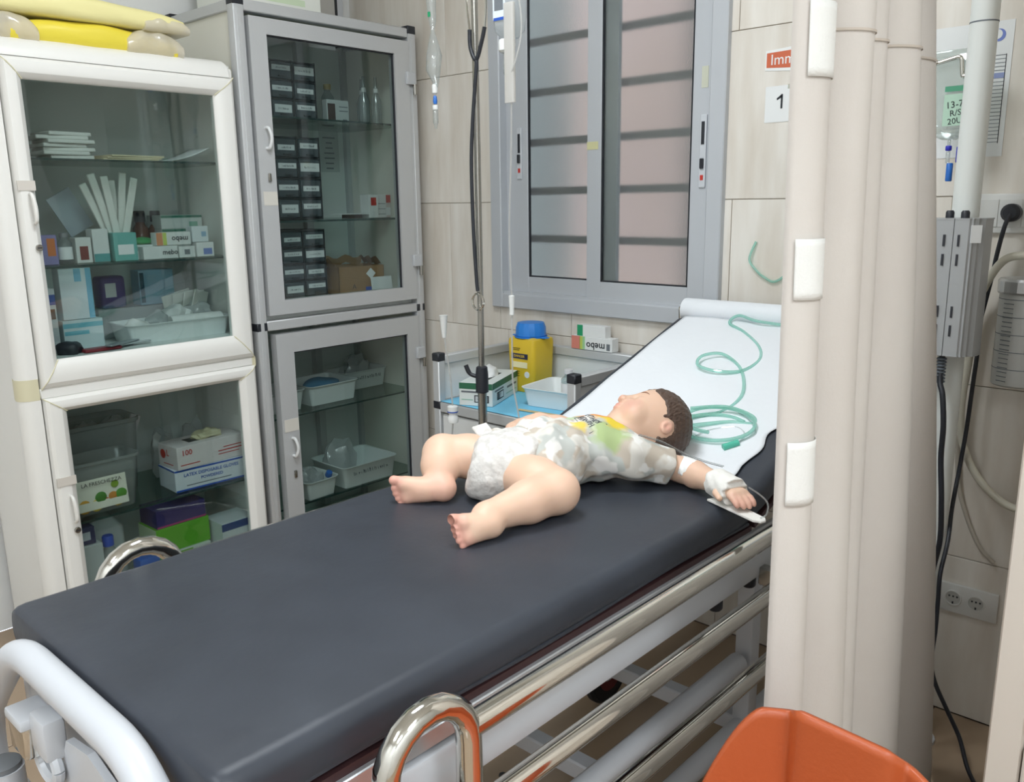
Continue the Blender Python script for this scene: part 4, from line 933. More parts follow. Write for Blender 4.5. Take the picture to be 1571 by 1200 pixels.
carton('medicine_box', 'white box under the green pack on the middle cabinet shelf', 'box', (.07, .075, .045), (-2.72, 1.235, Z2), 0, '#cfd6d2', prints=(('x', 0, .01, .07, .012, mat('grey_green', '#8fb0a0', .5)),))
lmesh('green_pack', soft(3, 4, .03, .034, .014, .1), mat('green_foil', '#3f9a58', .4), 'bright green foil pack on a white box', 'packet', (-2.72, 1.235, Z2+.046))
amber = mat('amber_glass', '#5d3318', .15)
for k, (y, x) in enumerate(((1.30, -2.86), (1.352, -2.86), (1.325, -2.92))):
    t = lthing('medicine_bottle', 'amber medicine bottle with dark cap behind the ointment boxes', 'bottle', (x, y, Z2), (0, 0, 0), 'amber bottles in the white cabinet')
    bm = NB(); lathe(bm, [(.022, 0), (.024, .004), (.024, .09), (.014, .105), (.014, .112)], (0, 0, 0), 18); part('glass', bm, amber, t)
    bm = NB(); lathe(bm, [(.0165, .112), (.0165, .145), (.015, .148)], (0, 0, 0), 16); part('cap', bm, black_plastic, t)
mebo = (('x', 'mebo', .024, INK, .02, -.001, True),)
carton('ointment_box', 'white mebo ointment box at the bottom left of the small boxes', 'box', (.04, .112, .04), (-2.672, 1.262, Z2), 0, '#dcdedb', texts=(('x', 'mebo', .022, INK, .03, 0, False),))
carton('ointment_box', 'white mebo box with orange end lying on the other boxes', 'box', (.038, .115, .04), (-2.675, 1.31, Z2+.0412), 0, '#dcdedb', prints=(('x', -.047, 0, .02, .039, mat('orange_end', '#cf8b62', .5)), ('x', -.03, 0, .012, .039, MATS['lime_print'])), texts=mebo)
carton('ointment_box', 'short white box with grey mark in the lower row', 'box', (.04, .054, .036), (-2.67, 1.348, Z2), 0, '#dcdedb', prints=(('x', 0, 0, .018, .016, INKG),))
carton('ointment_box', 'white box with blue mark at the right of the lower row', 'box', (.04, .06, .046), (-2.668, 1.41, Z2), 0, '#dfe1df', prints=(('x', .008, -.006, .03, .02, mat('mid_blue', '#6a82c0', .5)),))
carton('ointment_box', 'white box with pale blue circle in the upper row', 'box', (.04, .056, .05), (-2.675, 1.40, Z2+.0475), 0, '#d5dcde', prints=(('x', .012, 0, .016, .016, mat('pale_blue', '#8fb3cc', .5)),))
for k in range(3):
    carton('dressing_box', 'long grey white dressing box with green band stacked at the cabinet side', 'box', (.10, .145, .044), (-2.84, 1.41, Z2+.0445*k), 0, '#c9cfcb', 'dressing boxes stacked on the middle shelf', prints=(('x', 0, .017, .144, .008, mat('deep_green', '#3f7a68', .5)), ('x', .04, -.008, .03, .016, mat('soft_green', '#7fae9b', .5))))
# lower bay of the upper door
carton('dressing_box', 'tall white box with light blue stripes standing on the teal pack', 'box', (.05, .092, .15), (-2.69, 1.0, Z3+.0935), 0, '#dfe6ea', prints=(('x', .037, 0, .016, .149, mat('sky_print', '#7fbcd8', .5)), ('x', .006, .055, .02, .038, MATS['sky_print'])))
carton('dressing_box', 'white box with aqua band under the tall striped box', 'box', (.06, .115, .092), (-2.69, 1.005, Z3), 0, '#cfdfe2', prints=(('x', 0, .03, .114, .014, mat('aqua_print', '#77bccb', .5)), ('x', -.02, .008, .07, .012, MATS['aqua_print'])))
carton('medicine_box', 'narrow white box with blue top at the left cabinet stile', 'box', (.05, .045, .19), (-2.69, .915, Z3), 0, '#d5d8da', prints=(('x', 0, .062, .044, .03, mat('royal_print', '#3c5da8', .5)), ('x', 0, .02, .036, .03, mat('brown_pic', '#7c5a4a', .5)), ('x', 0, -.04, .04, .04, mat('pale_grey', '#c2c6c8', .5))))
lmesh('face_mask', soft(4, 9, .035, .035, .024, .15), black_plastic, 'black cloth pouch in the corner of the cabinet', 'pouch', (-2.63, .945, Z3))
o = lmesh('purple_pack', bx((-.03, -.042, 0), (.03, .042, .105), .012, 3), mat('purple_foil', '#4b3f86', .35), 'purple foil pack with white label behind the tray', 'packet', (-2.86, 1.175, Z3+.0955), (0, 0, .1))
panel(o, 'paper_label', WPAP, *FX, (.0302, -.012, .06), .036, .045)
carton('glove_carton', 'light blue carton with dark lettering standing behind the tray', 'box', (.06, .12, .115), (-2.88, 1.33, Z3+.0955), 0, '#8fb9cf', prints=(('x', -.05, 0, .014, .10, mat('dark_teal_print', '#2f5d70', .5)),))
carton('storage_carton', 'plain grey carton supporting the packs at the cabinet back', 'box', (.12, .34, .095), (-2.89, 1.29, Z3), 0, '#aeb4b4')
tray('plastic_tray', 'white plastic tray of gauze and bandage rolls in the white cabinet', (-2.70, 1.295, Z3), 0, .15, .34, .06, tray_w)
gz = MATS['gauze']; gw = mat('bandage_white', '#e4e6e3', .7, bump=(120, .15)); bagc = clear_mat('bag_film', '#f2f5f5', .10, .15, haze=('#eef1f1', .62))
lmesh('bandage_roll', quick(lathe, [(.006, -.085), (.021, -.085), (.023, -.08), (.023, .08), (.021, .085), (.006, .085)], (0, 0, 0), 18, 'y'), gw, 'long white bandage roll lying along the tray', 'bandage', (-2.655, 1.36, Z3+.052), (0, 0, -.08))
for k, (x, y, z, s) in enumerate(((-2.70, 1.18, .045, .04), (-2.72, 1.26, .055, .045), (-2.75, 1.34, .06, .05), (-2.74, 1.41, .07, .045))):
    lmesh('dressing_pack', soft(4, 20+k, s*.8, s, s*.75, .22), (gw, bagc, gw, bagc)[k], ('crumpled white gauze pack at the near end of the tray', 'clear film pack in the middle of the tray', 'large white dressing pack heaped on the tray', 'clear film pack at the far end of the tray')[k], 'packet', (x, y, Z3+z-.02), (0, 0, k), None)
for k in range(4):
    lmesh('wrapped_dressing', bx((-.002, -.05, 0), (.002, .05, .085), .002), wrap, 'flat white wrapped dressing standing in the tray', 'packet', (-2.80+.014*k, 1.38+.012*k, Z3+.055), (.25-.15*k, .2, .2*k), 'wrapped dressings standing in the tray', None)
for k, (y, rz, c) in enumerate(((1.08, .3, '#b9bfc2'), (1.12, .15, '#c9ced0'), (1.10, .5, '#a9b1b5'))):
    lmesh('wrapped_instrument', bx((-.012, -.07, 0), (.012, .07, .006), .002), mat('foil_'+c[1:], c, .25, .4), 'silver wrapped instrument lying in front of the tray', 'instrument', (-2.64+.012*k, y, Z3+.0065*k), (0, 0, rz), 'wrapped instruments on the cabinet floor', None)
lmesh('red_case', bx((-.02, -.055, 0), (.02, .055, .01), .003), mat('red_cover', '#8a2c35', .4), 'dark red flat case on the cabinet floor', 'case', (-2.612, 1.03, Z3), (0, 0, .05))
# lower door: shelf
tubm = clear_mat('tub_plastic', '#e4e8e6', .06, .15, haze=('#dfe4e2', .42))
def tub(name, label, loc, w, d, h, m):
    bm = NB(); rings = []
    for z, e in ((0, -.018), (.004, -.015), (h*.93, 0), (h*.95, .006), (h, .006), (h, .003), (h*.95, -.002), (.006, -.018)): rings.append([(x, y, z) for x, y in rrect(0, 0, w+2*e, d+2*e, .028+e*.5, 5)])
    loft(bm, rings); return lmesh(name, bm, m, label, 'tub', loc, smooth=40)
o = tub('plastic_tub', 'translucent plastic tub with a fruit label on the lower cabinet shelf', (-2.70, 1.01, Z4), .13, .215, .17, tubm)
lb = panel(o, 'fruit_label', mat('label_cream', '#ece9d8', .5), (0, 1, 0), (-.1, 0, 1), (.0655, -.02, .068), .155, .095)
letter(o, 'LA FRESCHEZZA', .0165, INK, (0, 1, 0), (-.1, 0, 1), (.0712, -.02, .103))
for k, (u, v, r, c) in enumerate(((-.065, .035, .022, '#d9a23a'), (-.03, .033, .02, '#e3c24a'), (.0, .036, .016, '#c9543a'), (.022, .05, .015, '#d08a3a'), (.035, .035, .02, '#e2b94a'), (.047, .052, .018, '#5d9a3a'), (-.015, .055, .018, '#4f8a38'), (.03, .088, .012, '#8aa83a'))):
    bm = NB(); lathe(bm, [(r, 0), (r*.9, .0012)], (0, 0, 0), 14, 'x'); bm.transform(Matrix.Translation((.0665+.0035*v*20*.3, u-.01, v+.0)) ); part('fruit_print', bm, mat('fruit_'+c[1:], c, .6), o)
tub('storage_tub', 'large clear storage tub behind the fruit labelled tub', (-2.86, 1.055, Z4), .16, .27, .25, tubm)
for k, (x, y, z) in enumerate(((-2.86, .965, .19), (-2.86, 1.052, .2), (-2.87, 1.142, .205))):
    lmesh('plastic_bag', soft(5, 40+k, .040, .032, .04, .2), bagc, ('crumpled clear bag at the near end of the storage tub', 'crumpled clear bag in the middle of the storage tub', 'crumpled clear bag at the far end of the storage tub')[k], 'bag', (x, y, Z4+z-.02), (0, 0, k))
lmesh('red_white_packet', bx((-.003, -.018, 0), (.003, .018, .09), .002), mat('packet_redwhite', '#c8bfc0', .4), 'upright grey packet with red tip in the storage tub', 'packet', (-2.80, 1.155, Z4+.17), (-.4, 0, 0))
g1 = carton('latex_glove_box', 'blue and white box of latex disposable gloves on the lower shelf', 'box', (.125, .255, .075), (-2.70, 1.358, Z4), -.04, '#dfe4ea', prints=(('x', 0, .034, .254, .006, BLUE), ('x', 0, -.034, .254, .006, BLUE), ('y', 0, .034, .124, .006, BLUE), ('x', -.01, -.02, .16, .003, INKG)), texts=(('x', 'LATEX DISPOSABLE GLOVES', .0155, BLUE, 0, .016), ('x', 'POWDERED', .0145, BLUE, 0, -.003)))
g2 = carton('glove_box', 'white glove box with red 100 on top of the latex glove box', 'box', (.12, .25, .078), (-2.70, 1.36, Z4+.076), .05, '#e4dcdb', prints=(('x', .07, -.005, .09, .004, RED), ('x', .065, -.016, .08, .003, RED), ('x', .08, .006, .07, .003, RED), ('x', -.08, -.024, .07, .003, RED), ('y', .0, -.025, .06, .003, RED), ('z', 0, 0, .12, .05, MATS['slot_dark'])), texts=(('x', '100', .026, RED, -.09, .016), ('y', 'L', .03, RED, .0, .012)))
bm = NB(); lathe(bm, [(.016, 0), (.016, -.0008)], (-.03, -.1252, .045), 18, 'y'); part('red_disc', bm, RED, g2)
part('glove_bunch', soft(5, 60, .03, .05, .02, .25), mat('glove_latex', '#cfc8a4', .6), g2).location = (0, .02, .074)
for k, (x, y) in enumerate(((-2.87, 1.305), (-2.88, 1.425))):
    lmesh('plastic_bag', soft(5, 70+k, .045, .045, .11, .2), bagc, ('tall crumpled clear bag behind the glove boxes', 'tall crumpled clear bag at the cabinet back corner')[k], 'bag', (x, y, Z4))
# lower door: floor of the cabinet
Z5 = .1055
carton('storage_carton', 'white carton on the lower cabinet floor under the green box', 'box', (.16, .20, .135), (-2.73, 1.235, Z5), 0, '#cdd3cf', prints=(('x', -.03, .055, .13, .02, mat('lime_band', '#6fae3a', .5)),))
carton('glove_box', 'bright green box under the purple box in the lower cabinet', 'box', (.12, .19, .088), (-2.72, 1.245, Z5+.1355), .03, '#63b02d', prints=(('y', 0, 0, .12, .087, mat('pale_lime', '#cfe0b8', .5)),))
carton('glove_box', 'purple box with pink edge on the bright green box', 'box', (.115, .175, .062), (-2.72, 1.245, Z5+.224), .03, '#443a72', prints=(('x', 0, -.027, .174, .006, mat('pink_edge', '#b0407a', .5)),))
carton('dressing_box', 'white and navy box beside the green box in the lower cabinet', 'box', (.12, .13, .09), (-2.66, 1.418, Z5+.1105), .03, '#cfd6d8', prints=(('x', 0, .03, .134, .026, mat('navy_band', '#2c4a80', .5)),))
carton('storage_carton', 'grey carton carrying the white and navy box', 'box', (.13, .14, .11), (-2.66, 1.415, Z5), 0, '#b8bdbd')
t = lthing('blue_cap_bottle', 'clear bottle with blue cap in the lower cabinet', 'bottle', (-2.66, 1.0, Z5))
bm = NB(); lathe(bm, [(.03, 0), (.032, .005), (.032, .19), (.014, .215), (.014, .225)], (0, 0, 0), 20); part('body', bm, tubm, t)
bm = NB(); lathe(bm, [(.017, .222), (.017, .252), (.015, .255)], (0, 0, 0), 16); part('cap', bm, mat('cap_blue', '#2450b8', .35), t)
panel(t, 'pink_label', mat('pink_label', '#cf9ab4', .5), *FX, (.0325, .004, .11), .03, .05)
t = lthing('white_jug', 'large white plastic jug behind the blue capped bottle', 'jug', (-2.80, 1.03, Z5))
bm = NB(); loft(bm, [[(x, y, z) for x, y in rrect(0, 0, w, d, .02, 4)] for z, w, d in ((0, .10, .12), (.005, .105, .125), (.24, .105, .125), (.285, .06, .06), (.30, .045, .045))]); part('body', bm, mat('jug_white', '#d4dadb', .35), t)
bm = NB(); lathe(bm, [(.022, .30), (.022, .32)], (0, 0, 0), 16); part('cap', bm, milky, t)
carton('medicine_box', 'navy box with white disc standing on a carton in the lower cabinet', 'box', (.05, .055, .055), (-2.665, .93, Z5+.2495), 0, '#27335f', prints=(('x', 0, 0, .026, .026, mat('disc_white', '#c9cfd8', .5)),))
carton('storage_carton', 'grey white carton under the navy box in the lower cabinet', 'box', (.10, .085, .248), (-2.68, .93, Z5), 0, '#c3c9c9')
lmesh('blue_pack', bx((-.03, -.035, 0), (.03, .035, .16), .01, 2), mat('blue_foil', '#2f62b8', .35), 'bright blue wrapped pack beside the bottle in the lower cabinet', 'packet', (-2.64, 1.105, Z5))

# yellow sack on top of the white cabinet
t = thing('yellow_sack', 'yellow and clear plastic sack lying on top of the white cabinet', 'sack', (-2.75, 1.02, 1.80))
ysk = mat('yellow_film', '#ecd94a', .35, bump=(14, .15)); ypal = mat('pale_yellow_film', '#f2e9a8', .4, bump=(14, .15)); csk = clear_mat('clear_film', '#f2f0e6', .06, .2, haze=('#f6f1e4', .85))
def sack(y0, y1, x0, x1, z0, z1, seed, r=.03):
    rings = []
    for k in range(19):
        u = k/18; e = math.sin(PI*min(1, max(0, .06+u*.88)))**.35; y = y0+(y1-y0)*u
        ring = []
        for (a, b) in rrect(0, 0, (x1-x0), (z1-z0)*e, min(r, (z1-z0)*e*.45), 4):
            n = 1+.012*math.sin(a*40+u*14+seed)+.012*math.sin(b*70+u*21)
            ring.append(((x0+x1)/2+a*n, y, z0+(z1-z0)*e/2+b*n*.98+.0))
        rings.append(ring)
    b = NB(); loft(b, rings); return b
part('yellow_body', sack(.86, 1.34, -2.93, -2.58, 1.803, 1.878, 0), ysk, t, 60)
part('clear_end', sack(.80, .95, -2.94, -2.572, 1.8035, 1.881, 2), csk, t, 60)
part('clear_end', sack(1.19, 1.356, -2.94, -2.570, 1.8035, 1.881, 4), csk, t, 60)
def flap(u, v):
    y = .68+u*.685; x = -2.95+v*.39
    return (x, y, 1.876+.020*(1-.5*u)-.016*max(0, v-.86)/.14+.003*math.sin(u*14+v*5)+.002*math.sin(u*31))
o = part('yellow_flap', sack(.785, 1.362, -2.94, -2.563, 1.876, 1.938, 7, .022), ypal, t, 60)
panel(o, 'dark_label', black_plastic, (0, 1, 0), (-.15, 0, 1), (-2.5625, .875, 1.924), .10, .022)
part('white_fold', sack(1.24, 1.375, -2.80, -2.558, 1.872, 1.915, 5, .018), csk, t, 60)

# on top of the grey cabinet
carton('storage_carton', 'white carton with green print on top of the grey cabinet', 'box', (.25, .33, .20), (-2.78, 1.76, GZ1+.0105), 0, '#e6e9e2', prints=(('x', .0, -.07, .2, .02, mat('faint_green', '#cfe0c2', .6)),))
o = lmesh('picture_board', bx((-.012, -.26, 0), (.012, .26, .36), .002), mat('board_grey', '#c2c0bb', .6), 'grey board leaning on the wall on top of the grey cabinet', 'board', (-2.975, 1.99, GZ1+.013))
part('edge_strip', bx((.010, .235, 0), (.016, .262, .36)), white_metal, o, None); part('dark_strip', bx((.0105, .225, 0), (.0162, .235, .36)), black_plastic, o, None)

# ------------------------------------------------------------ grey cabinet: contents
org_m = mat('organiser_dark', '#2e3336', .4); drw = clear_mat('drawer_smoke', '#6f7a7e', .08, .06, haze=('#5a6468', .55))
def organiser(label, z, nrows, rowh, names, y0=1.732, w=.19, x0=-2.88, x1=-2.71):
    t = thing('drawer_organiser', label, 'organiser', ((x0+x1)/2, y0+w/2, z)); H = nrows*rowh+.008; cw = w/2
    bm = NB(); box(bm, (x0, y0, z), (x0+.004, y0+w, z+H))
    for k in range(3): box(bm, (x0, y0+k*cw-.002, z), (x1, y0+k*cw+.002, z+H))
    for k in range(nrows+1): box(bm, (x0, y0, z+.002+k*rowh), (x1, y0+w, z+.006+k*rowh))
    part('frame', bm, org_m, t, None)
    for r in range(nrows):
        for c in range(2):
            ya = y0+c*cw+.005; za = z+.008+r*rowh
            d = part('drawer', bx((x0+.01, ya, za), (x1+.004, ya+cw-.010, za+rowh-.008), .003), mat('drawer_grey', '#4d565b', .25), t)
            part('pull', bx((x1+.004, ya+cw*.3, za+.006), (x1+.012, ya+cw*.62, za+.010), .001), drw, d)
            i = r*2+c; lw = cw*(.72+.12*((i*7) % 3)/2)
            panel(d, 'paper_label', WPAP, *FX, (x1+.0042, ya+cw/2-.005, za+rowh*.50+.004*((i*5) % 3-1)), lw, rowh*.26 if (i*3) % 5 else rowh*.42)
            scribble(d, INKG, *FX, V((x1+.0054, ya+cw/2-.005, za+rowh*.50+.004*((i*5) % 3-1))), lw*.6, rowh*.11, 9, names+i)
    return t
organiser('dark drawer organiser with white labels on the top shelf of the grey cabinet', 1.6655, 3, .064, 0)
organiser('dark drawer organiser with white labels on the middle shelf of the grey cabinet', 1.3175, 4, .071, 20)
organiser('dark drawer organiser with white labels on the bottom of the upper grey cabinet', 1.0335, 4, .060, 40)
Zt, Zm, Zb, Zs, Zf = 1.6655, 1.3175, 1.0335, .6285, .2885
carton('leaflet_box', 'white box with dark picture leaning on the top shelf of the grey cabinet', 'box', (.03, .10, .088), (-2.77, 2.05, Zt), 0, '#cfd5d4', prints=(('x', -.03, .0, .034, .06, mat('dark_pic', '#4a3a35', .5)), ('x', .025, .02, .04, .003, INKG), ('x', .025, .005, .04, .003, INKG), ('x', .03, -.03, .02, .01, INKG)))
t = lthing('vial', 'small vial with yellow cap behind the leaflet box', 'bottle', (-2.83, 2.06, Zt))
bm = NB(); lathe(bm, [(.022, 0), (.024, .004), (.024, .105), (.012, .125), (.012, .132)], (0, 0, 0), 16); part('glass', bm, vial_m, t); bm = NB(); lathe(bm, [(.014, .132), (.014, .152)], (0, 0, 0), 14); part('cap', bm, mat('cap_yellow', '#b9a565', .4), t)
for k, (x, y) in enumerate(((-2.73, 2.155), (-2.72, 2.205), (-2.80, 2.20))):
    t = lthing('spray_bottle', 'slim clear bottle with long neck on the top shelf of the grey cabinet', 'bottle', (x, y, Zt), (0, 0, 0), 'slim clear bottles in the grey cabinet')
    bm = NB(); lathe(bm, [(.019, 0), (.021, .004), (.021, .09), (.008, .125), (.005, .18)], (0, 0, 0), 16); part('body', bm, clear_mat('slim_glass', '#dfe8e8', .1, .05, haze=('#dfe6e6', .35)) if 'slim_glass' not in MATS else MATS['slim_glass'], t)
    bm = NB(); lathe(bm, [(.010, .122), (.010, .135), (.006, .14)], (0, 0, 0), 12); part('collar', bm, milky, t)
lmesh('flat_sheet', bx((-.06, -.07, 0), (.06, .07, .002)), paperw, 'flat white card lying on a small carton in the grey cabinet', 'card', (-2.72, 2.03, Zm+.0155), smooth=None)
carton('medicine_box', 'small dark carton under the flat white card', 'box', (.05, .06, .0145), (-2.71, 2.055, Zm), 0, '#6b5a50')
for k, (x, y, c, lab) in enumerate(((-2.69, 2.125, '#e1e3e0', 'white medicine box with a red emblem on the middle shelf'), (-2.715, 2.185, '#e3e2df', 'white medicine box with red lettering on the middle shelf'), (-2.74, 2.235, '#d8c8c4', 'white medicine box with red top corner by the cabinet side'))):
    o = carton('medicine_box', lab, 'box', (.055, .045 if k < 2 else .03, .088), (x, y, Zm), 0, c, prints=((('x', 0, .018, .026, .03, RED),), (('x', 0, .01, .036, .002, INKG), ('x', 0, -.01, .036, .002, INKG), ('x', 0, -.03, .036, .002, INKG)), (('x', 0, .028, .029, .03, RED), ('x', 0, -.02, .026, .03, WPAP)))[k], texts=())
# list on the back panel
o = lmesh('price_list', bx((-2.9875, 2.12, 1.50), (-2.9865, 2.215, 1.66)), mat('list_paper', '#c4cbc9', .6), 'pale list with short lines stuck inside the grey cabinet', 'paper', (0, 0, 0), smooth=None)
for k, w in enumerate((.06, .03, .035, .05, .05, .04, .035)): panel(o, 'text_line', INKG, *FX, (-2.9864, 2.167, 1.635-.02*k), w, .005)
t = lthing('cardboard_box', 'torn open brown cardboard box with white sticker in the grey cabinet', 'box', (-2.73, 2.055, Zb), (0, 0, -.12))
card = mat('brown_card', '#9a7750', .8, bump=(60, .1)); bm = NB()
for lo, hi in (((-.075, -.10, 0), (.075, .10, .004)), ((-.075, -.10, 0), (-.071, .10, .105)), ((.071, -.10, 0), (.075, .10, .105)), ((-.075, -.10, 0), (.075, -.096, .105)), ((-.075, .096, 0), (.075, .10, .105))): box(bm, lo, hi)
part('carcass', bm, card, t, None)
for (y0, s) in ((-.10, -1), (.10, 1)): part('flap', quick(grid, lambda u, v: (-.07+.14*u, y0+s*.045*v*.6*(1 if s < 0 else -.8), .105+.03*v+.006*math.sin(u*17)), 8, 4), card, t, 60)
part('flap', quick(grid, lambda u, v: (-.075-.0*v, -.09+.18*u, .105+.03*v+.008*math.sin(u*13)), 10, 4), card, t, 60)
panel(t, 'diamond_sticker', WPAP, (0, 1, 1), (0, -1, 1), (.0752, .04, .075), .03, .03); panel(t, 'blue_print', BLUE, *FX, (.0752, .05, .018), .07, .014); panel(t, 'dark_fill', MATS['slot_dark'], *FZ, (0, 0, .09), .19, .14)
letter(t, 'A', .026, INK, *FX, (.0756, -.035, .028))
lmesh('white_card', bx((-.003, -.05, 0), (.003, .05, .062), .001), paperw, 'white folded card leaning on the brown cardboard box', 'card', (-2.625, 2.12, Zb), (0, -.12, 0))
# trays behind the lower door
tray('plastic_tray', 'white plastic tray in the middle of the lower grey cabinet shelf', (-2.76, 1.895, Zs), 0, .20, .22, .075, tray_w)
o = tray('plastic_tray', 'white plastic tray with dark writing at the back of the lower grey cabinet shelf', (-2.865, 2.115, Zs), 0, .13, .22, .075, tray_w); o.location = (-2.84, 2.135, Zs) 
scribble(o, INKG, (0, 1, 0), (-.15, 0, 1), (.0645, 0, .048), .15, .014, 14, 3)
tray('plastic_tray', 'white perforated tray at the left of the lower grey cabinet shelf', (-2.75, 1.685, Zs), 0, .18, .15, .075, tray_w)
lmesh('blue_drape', soft(3, 81, .06, .085, .035, .15), mat('blue_cloth', '#5b9fcb', .6), 'folded light blue drape in the trays of the lower grey cabinet', 'drape', (-2.76, 1.895, Zs+.03), (0, 0, .2))
lmesh('clear_bag', soft(5, 82, .05, .06, .07, .3), bagc, 'crumpled clear bag in the written tray', 'bag', (-2.84, 2.13, Zs+.02))
o = tray('plastic_tray', 'large white tray with dark writing on the bottom shelf of the grey cabinet', (-2.72, 2.01, Zf), 0, .22, .26, .085, tray_w)
scribble(o, INKG, (0, 1, 0), (-.15, 0, 1), (.1085, 0, .055), .17, .015, 14, 5)
o = tray('plastic_tray', 'small white tray of instruments at the left of the bottom shelf', (-2.69, 1.775, Zf), .05, .17, .14, .07, tray_w)
lmesh('clear_bag', soft(5, 84, .055, .075, .09, .2), bagc, 'bulging clear bag in the large bottom tray', 'bag', (-2.75, 1.96, Zf+.02))
lmesh('instrument_bag', soft(6, 85, .05, .045, .05, .3), bagc, 'clear bag of instruments in the small bottom tray', 'bag', (-2.69, 1.775, Zf+.02))
lmesh('blue_bung', quick(lathe, [(.012, 0), (.014, .004), (.012, .02)], (0, 0, 0), 12), MATS['connector_blue'], 'small blue bung on the instrument tray', 'bung', (-2.625, 1.815, Zf+.072), (0, .5, 0))
# ------------------------------------------------------------ child on the bed: distance fields turned into one continuous surface
class Field:
    def __init__(s, lo, hi, h):
        s.lo = np.array(lo, float); s.h = h; s.n = np.ceil((np.array(hi)-s.lo)/h).astype(int)+1
        s.f = np.full(s.n, .05, np.float32)
    def region(s, lo, hi, pad):
        a = np.clip(np.floor((np.minimum(lo, hi)-pad-s.lo)/s.h).astype(int), 0, s.n-1); b = np.clip(np.ceil((np.maximum(lo, hi)+pad-s.lo)/s.h).astype(int)+1, 1, s.n)
        sl = tuple(slice(i, j) for i, j in zip(a, b))
        ax = [s.lo[i]+s.h*np.arange(a[i], b[i]) for i in range(3)]
        return sl, np.stack(np.meshgrid(*ax, indexing='ij'), -1)
    def smin(s, sl, d, k):
        a = s.f[sl]; hh = np.maximum(k-np.abs(a-d), 0)/k; s.f[sl] = np.minimum(a, d)-hh*hh*k*.25
    def smax(s, sl, d, k):      # carve: keep where d<0
        a = s.f[sl]; hh = np.maximum(k-np.abs(a-d), 0)/k; s.f[sl] = np.maximum(a, d)+hh*hh*k*.25
    def cone(s, a, b, r1, r2, k=.012, grow=0.):
        a, b = np.array(a, float), np.array(b, float); r1 += grow; r2 += grow
        R = max(r1, r2)+k+.006; sl, P = s.region(np.minimum(a, b)-R, np.maximum(a, b)+R, 0)
        ba = b-a; t = np.clip(((P-a)@ba)/max(ba@ba, 1e-9), 0, 1)
        d = np.linalg.norm(P-(a+t[..., None]*ba), axis=-1)-(r1+(r2-r1)*t); s.smin(sl, d, k)
    def ell_d(s, P, c, rad, M=None):
        q = P-np.array(c, float)
        if M is not None: q = q@np.array(M, float).T
        rad = np.array(rad, float); k0 = np.linalg.norm(q/rad, axis=-1); k1 = np.linalg.norm(q/rad**2, axis=-1)
        return k0*(k0-1)/np.maximum(k1, 1e-6)
    def ell(s, c, rad, M=None, k=.012, grow=0., carve=False):
        rad = np.array(rad)+grow; R = max(rad)+k+.006; c = np.array(c, float)
        sl, P = s.region(c-R, c+R, 0); d = s.ell_d(P, c, rad, M)
        if carve: s.smax(sl, -d, k)
        else: s.smin(sl, d, k)
    def plane(s, p, n, k=.004):     # keep the side n points away from
        sl, P = s.region(s.lo, s.lo+s.h*(s.n-1), 0); n = np.array(n, float); n /= np.linalg.norm(n)
        s.smax(sl, (P-np.array(p))@n, k)
    def mesh(s):
        f = s.f; n = s.n; ins = f < 0
        c = [ins[i:n[0]-1+i, j:n[1]-1+j, k:n[2]-1+k] for i in (0, 1) for j in (0, 1) for k in (0, 1)]
        tot = sum(x.astype(np.int8) for x in c); act = np.argwhere((tot > 0) & (tot < 8))
        idx = -np.ones(n-1, np.int64); idx[tuple(act.T)] = np.arange(len(act))
        off = [(i, j, k) for i in (0, 1) for j in (0, 1) for k in (0, 1)]
        val = [f[tuple((act+o).T)] for o in off]; acc = np.zeros((len(act), 3)); cnt = np.zeros(len(act))
        for i in range(8):
            for j in range(i+1, 8):
                if sum(abs(np.array(off[i])-np.array(off[j]))) != 1: continue
                a, b = val[i], val[j]; m = (a < 0) != (b < 0); t = np.where(m, a/np.where(m, a-b, 1), 0)
                p = np.array(off[i])+t[:, None]*(np.array(off[j])-np.array(off[i])); acc[m] += p[m]; cnt[m] += 1
        V_ = s.lo+s.h*(act+acc/cnt[:, None]); F = []
        for ax in range(3):
            u, v = (ax+1) % 3, (ax+2) % 3; e = np.zeros(3, int); e[ax] = 1
            sh = [slice(1, -1)]*3; sh[ax] = slice(0, n[ax]-1)
            a = ins[tuple(sh)]; sh2 = list(sh); sh2[ax] = slice(1, n[ax]); b = ins[tuple(sh2)]
            q = np.argwhere(a != b); o = np.ones(3, int); o[ax] = 0; q = q+o
            fl = ins[tuple(q.T)]
            du, dv = np.eye(3, dtype=int)[u], np.eye(3, dtype=int)[v]
            quad = np.stack([idx[tuple((q-du-dv).T)], idx[tuple((q-dv).T)], idx[tuple(q.T)], idx[tuple((q-du).T)]], 1)
            quad[~fl] = quad[~fl][:, ::-1]; F.append(quad)
        F = np.concatenate(F); F = F[(F >= 0).all(1)]
        return V_, F
def np_mesh(name, V_, F, m, relax=2):
    E_ = np.concatenate([F[:, [0, 1]], F[:, [1, 2]], F[:, [2, 3]], F[:, [3, 0]]])
    for _ in range(relax):
        s_ = np.zeros_like(V_); c_ = np.zeros(len(V_)); np.add.at(s_, E_[:, 0], V_[E_[:, 1]]); np.add.at(c_, E_[:, 0], 1)
        np.add.at(s_, E_[:, 1], V_[E_[:, 0]]); np.add.at(c_, E_[:, 1], 1); V_ = V_*.5+.5*s_/np.maximum(c_, 1)[:, None]
    me = bpy.data.meshes.new(name); me.from_pydata(V_.tolist(), [], F.tolist()); me.update(); me.materials.append(m)
    me.polygons.foreach_set('use_smooth', np.ones(len(me.polygons), bool)); return me, V_
def orth(x, z):
    z = np.array(z, float); z /= np.linalg.norm(z); x = np.array(x, float); x -= z*(x@z); x /= np.linalg.norm(x)
    return np.array([x, np.cross(z, x), z])      # rows: local x, y, z in world

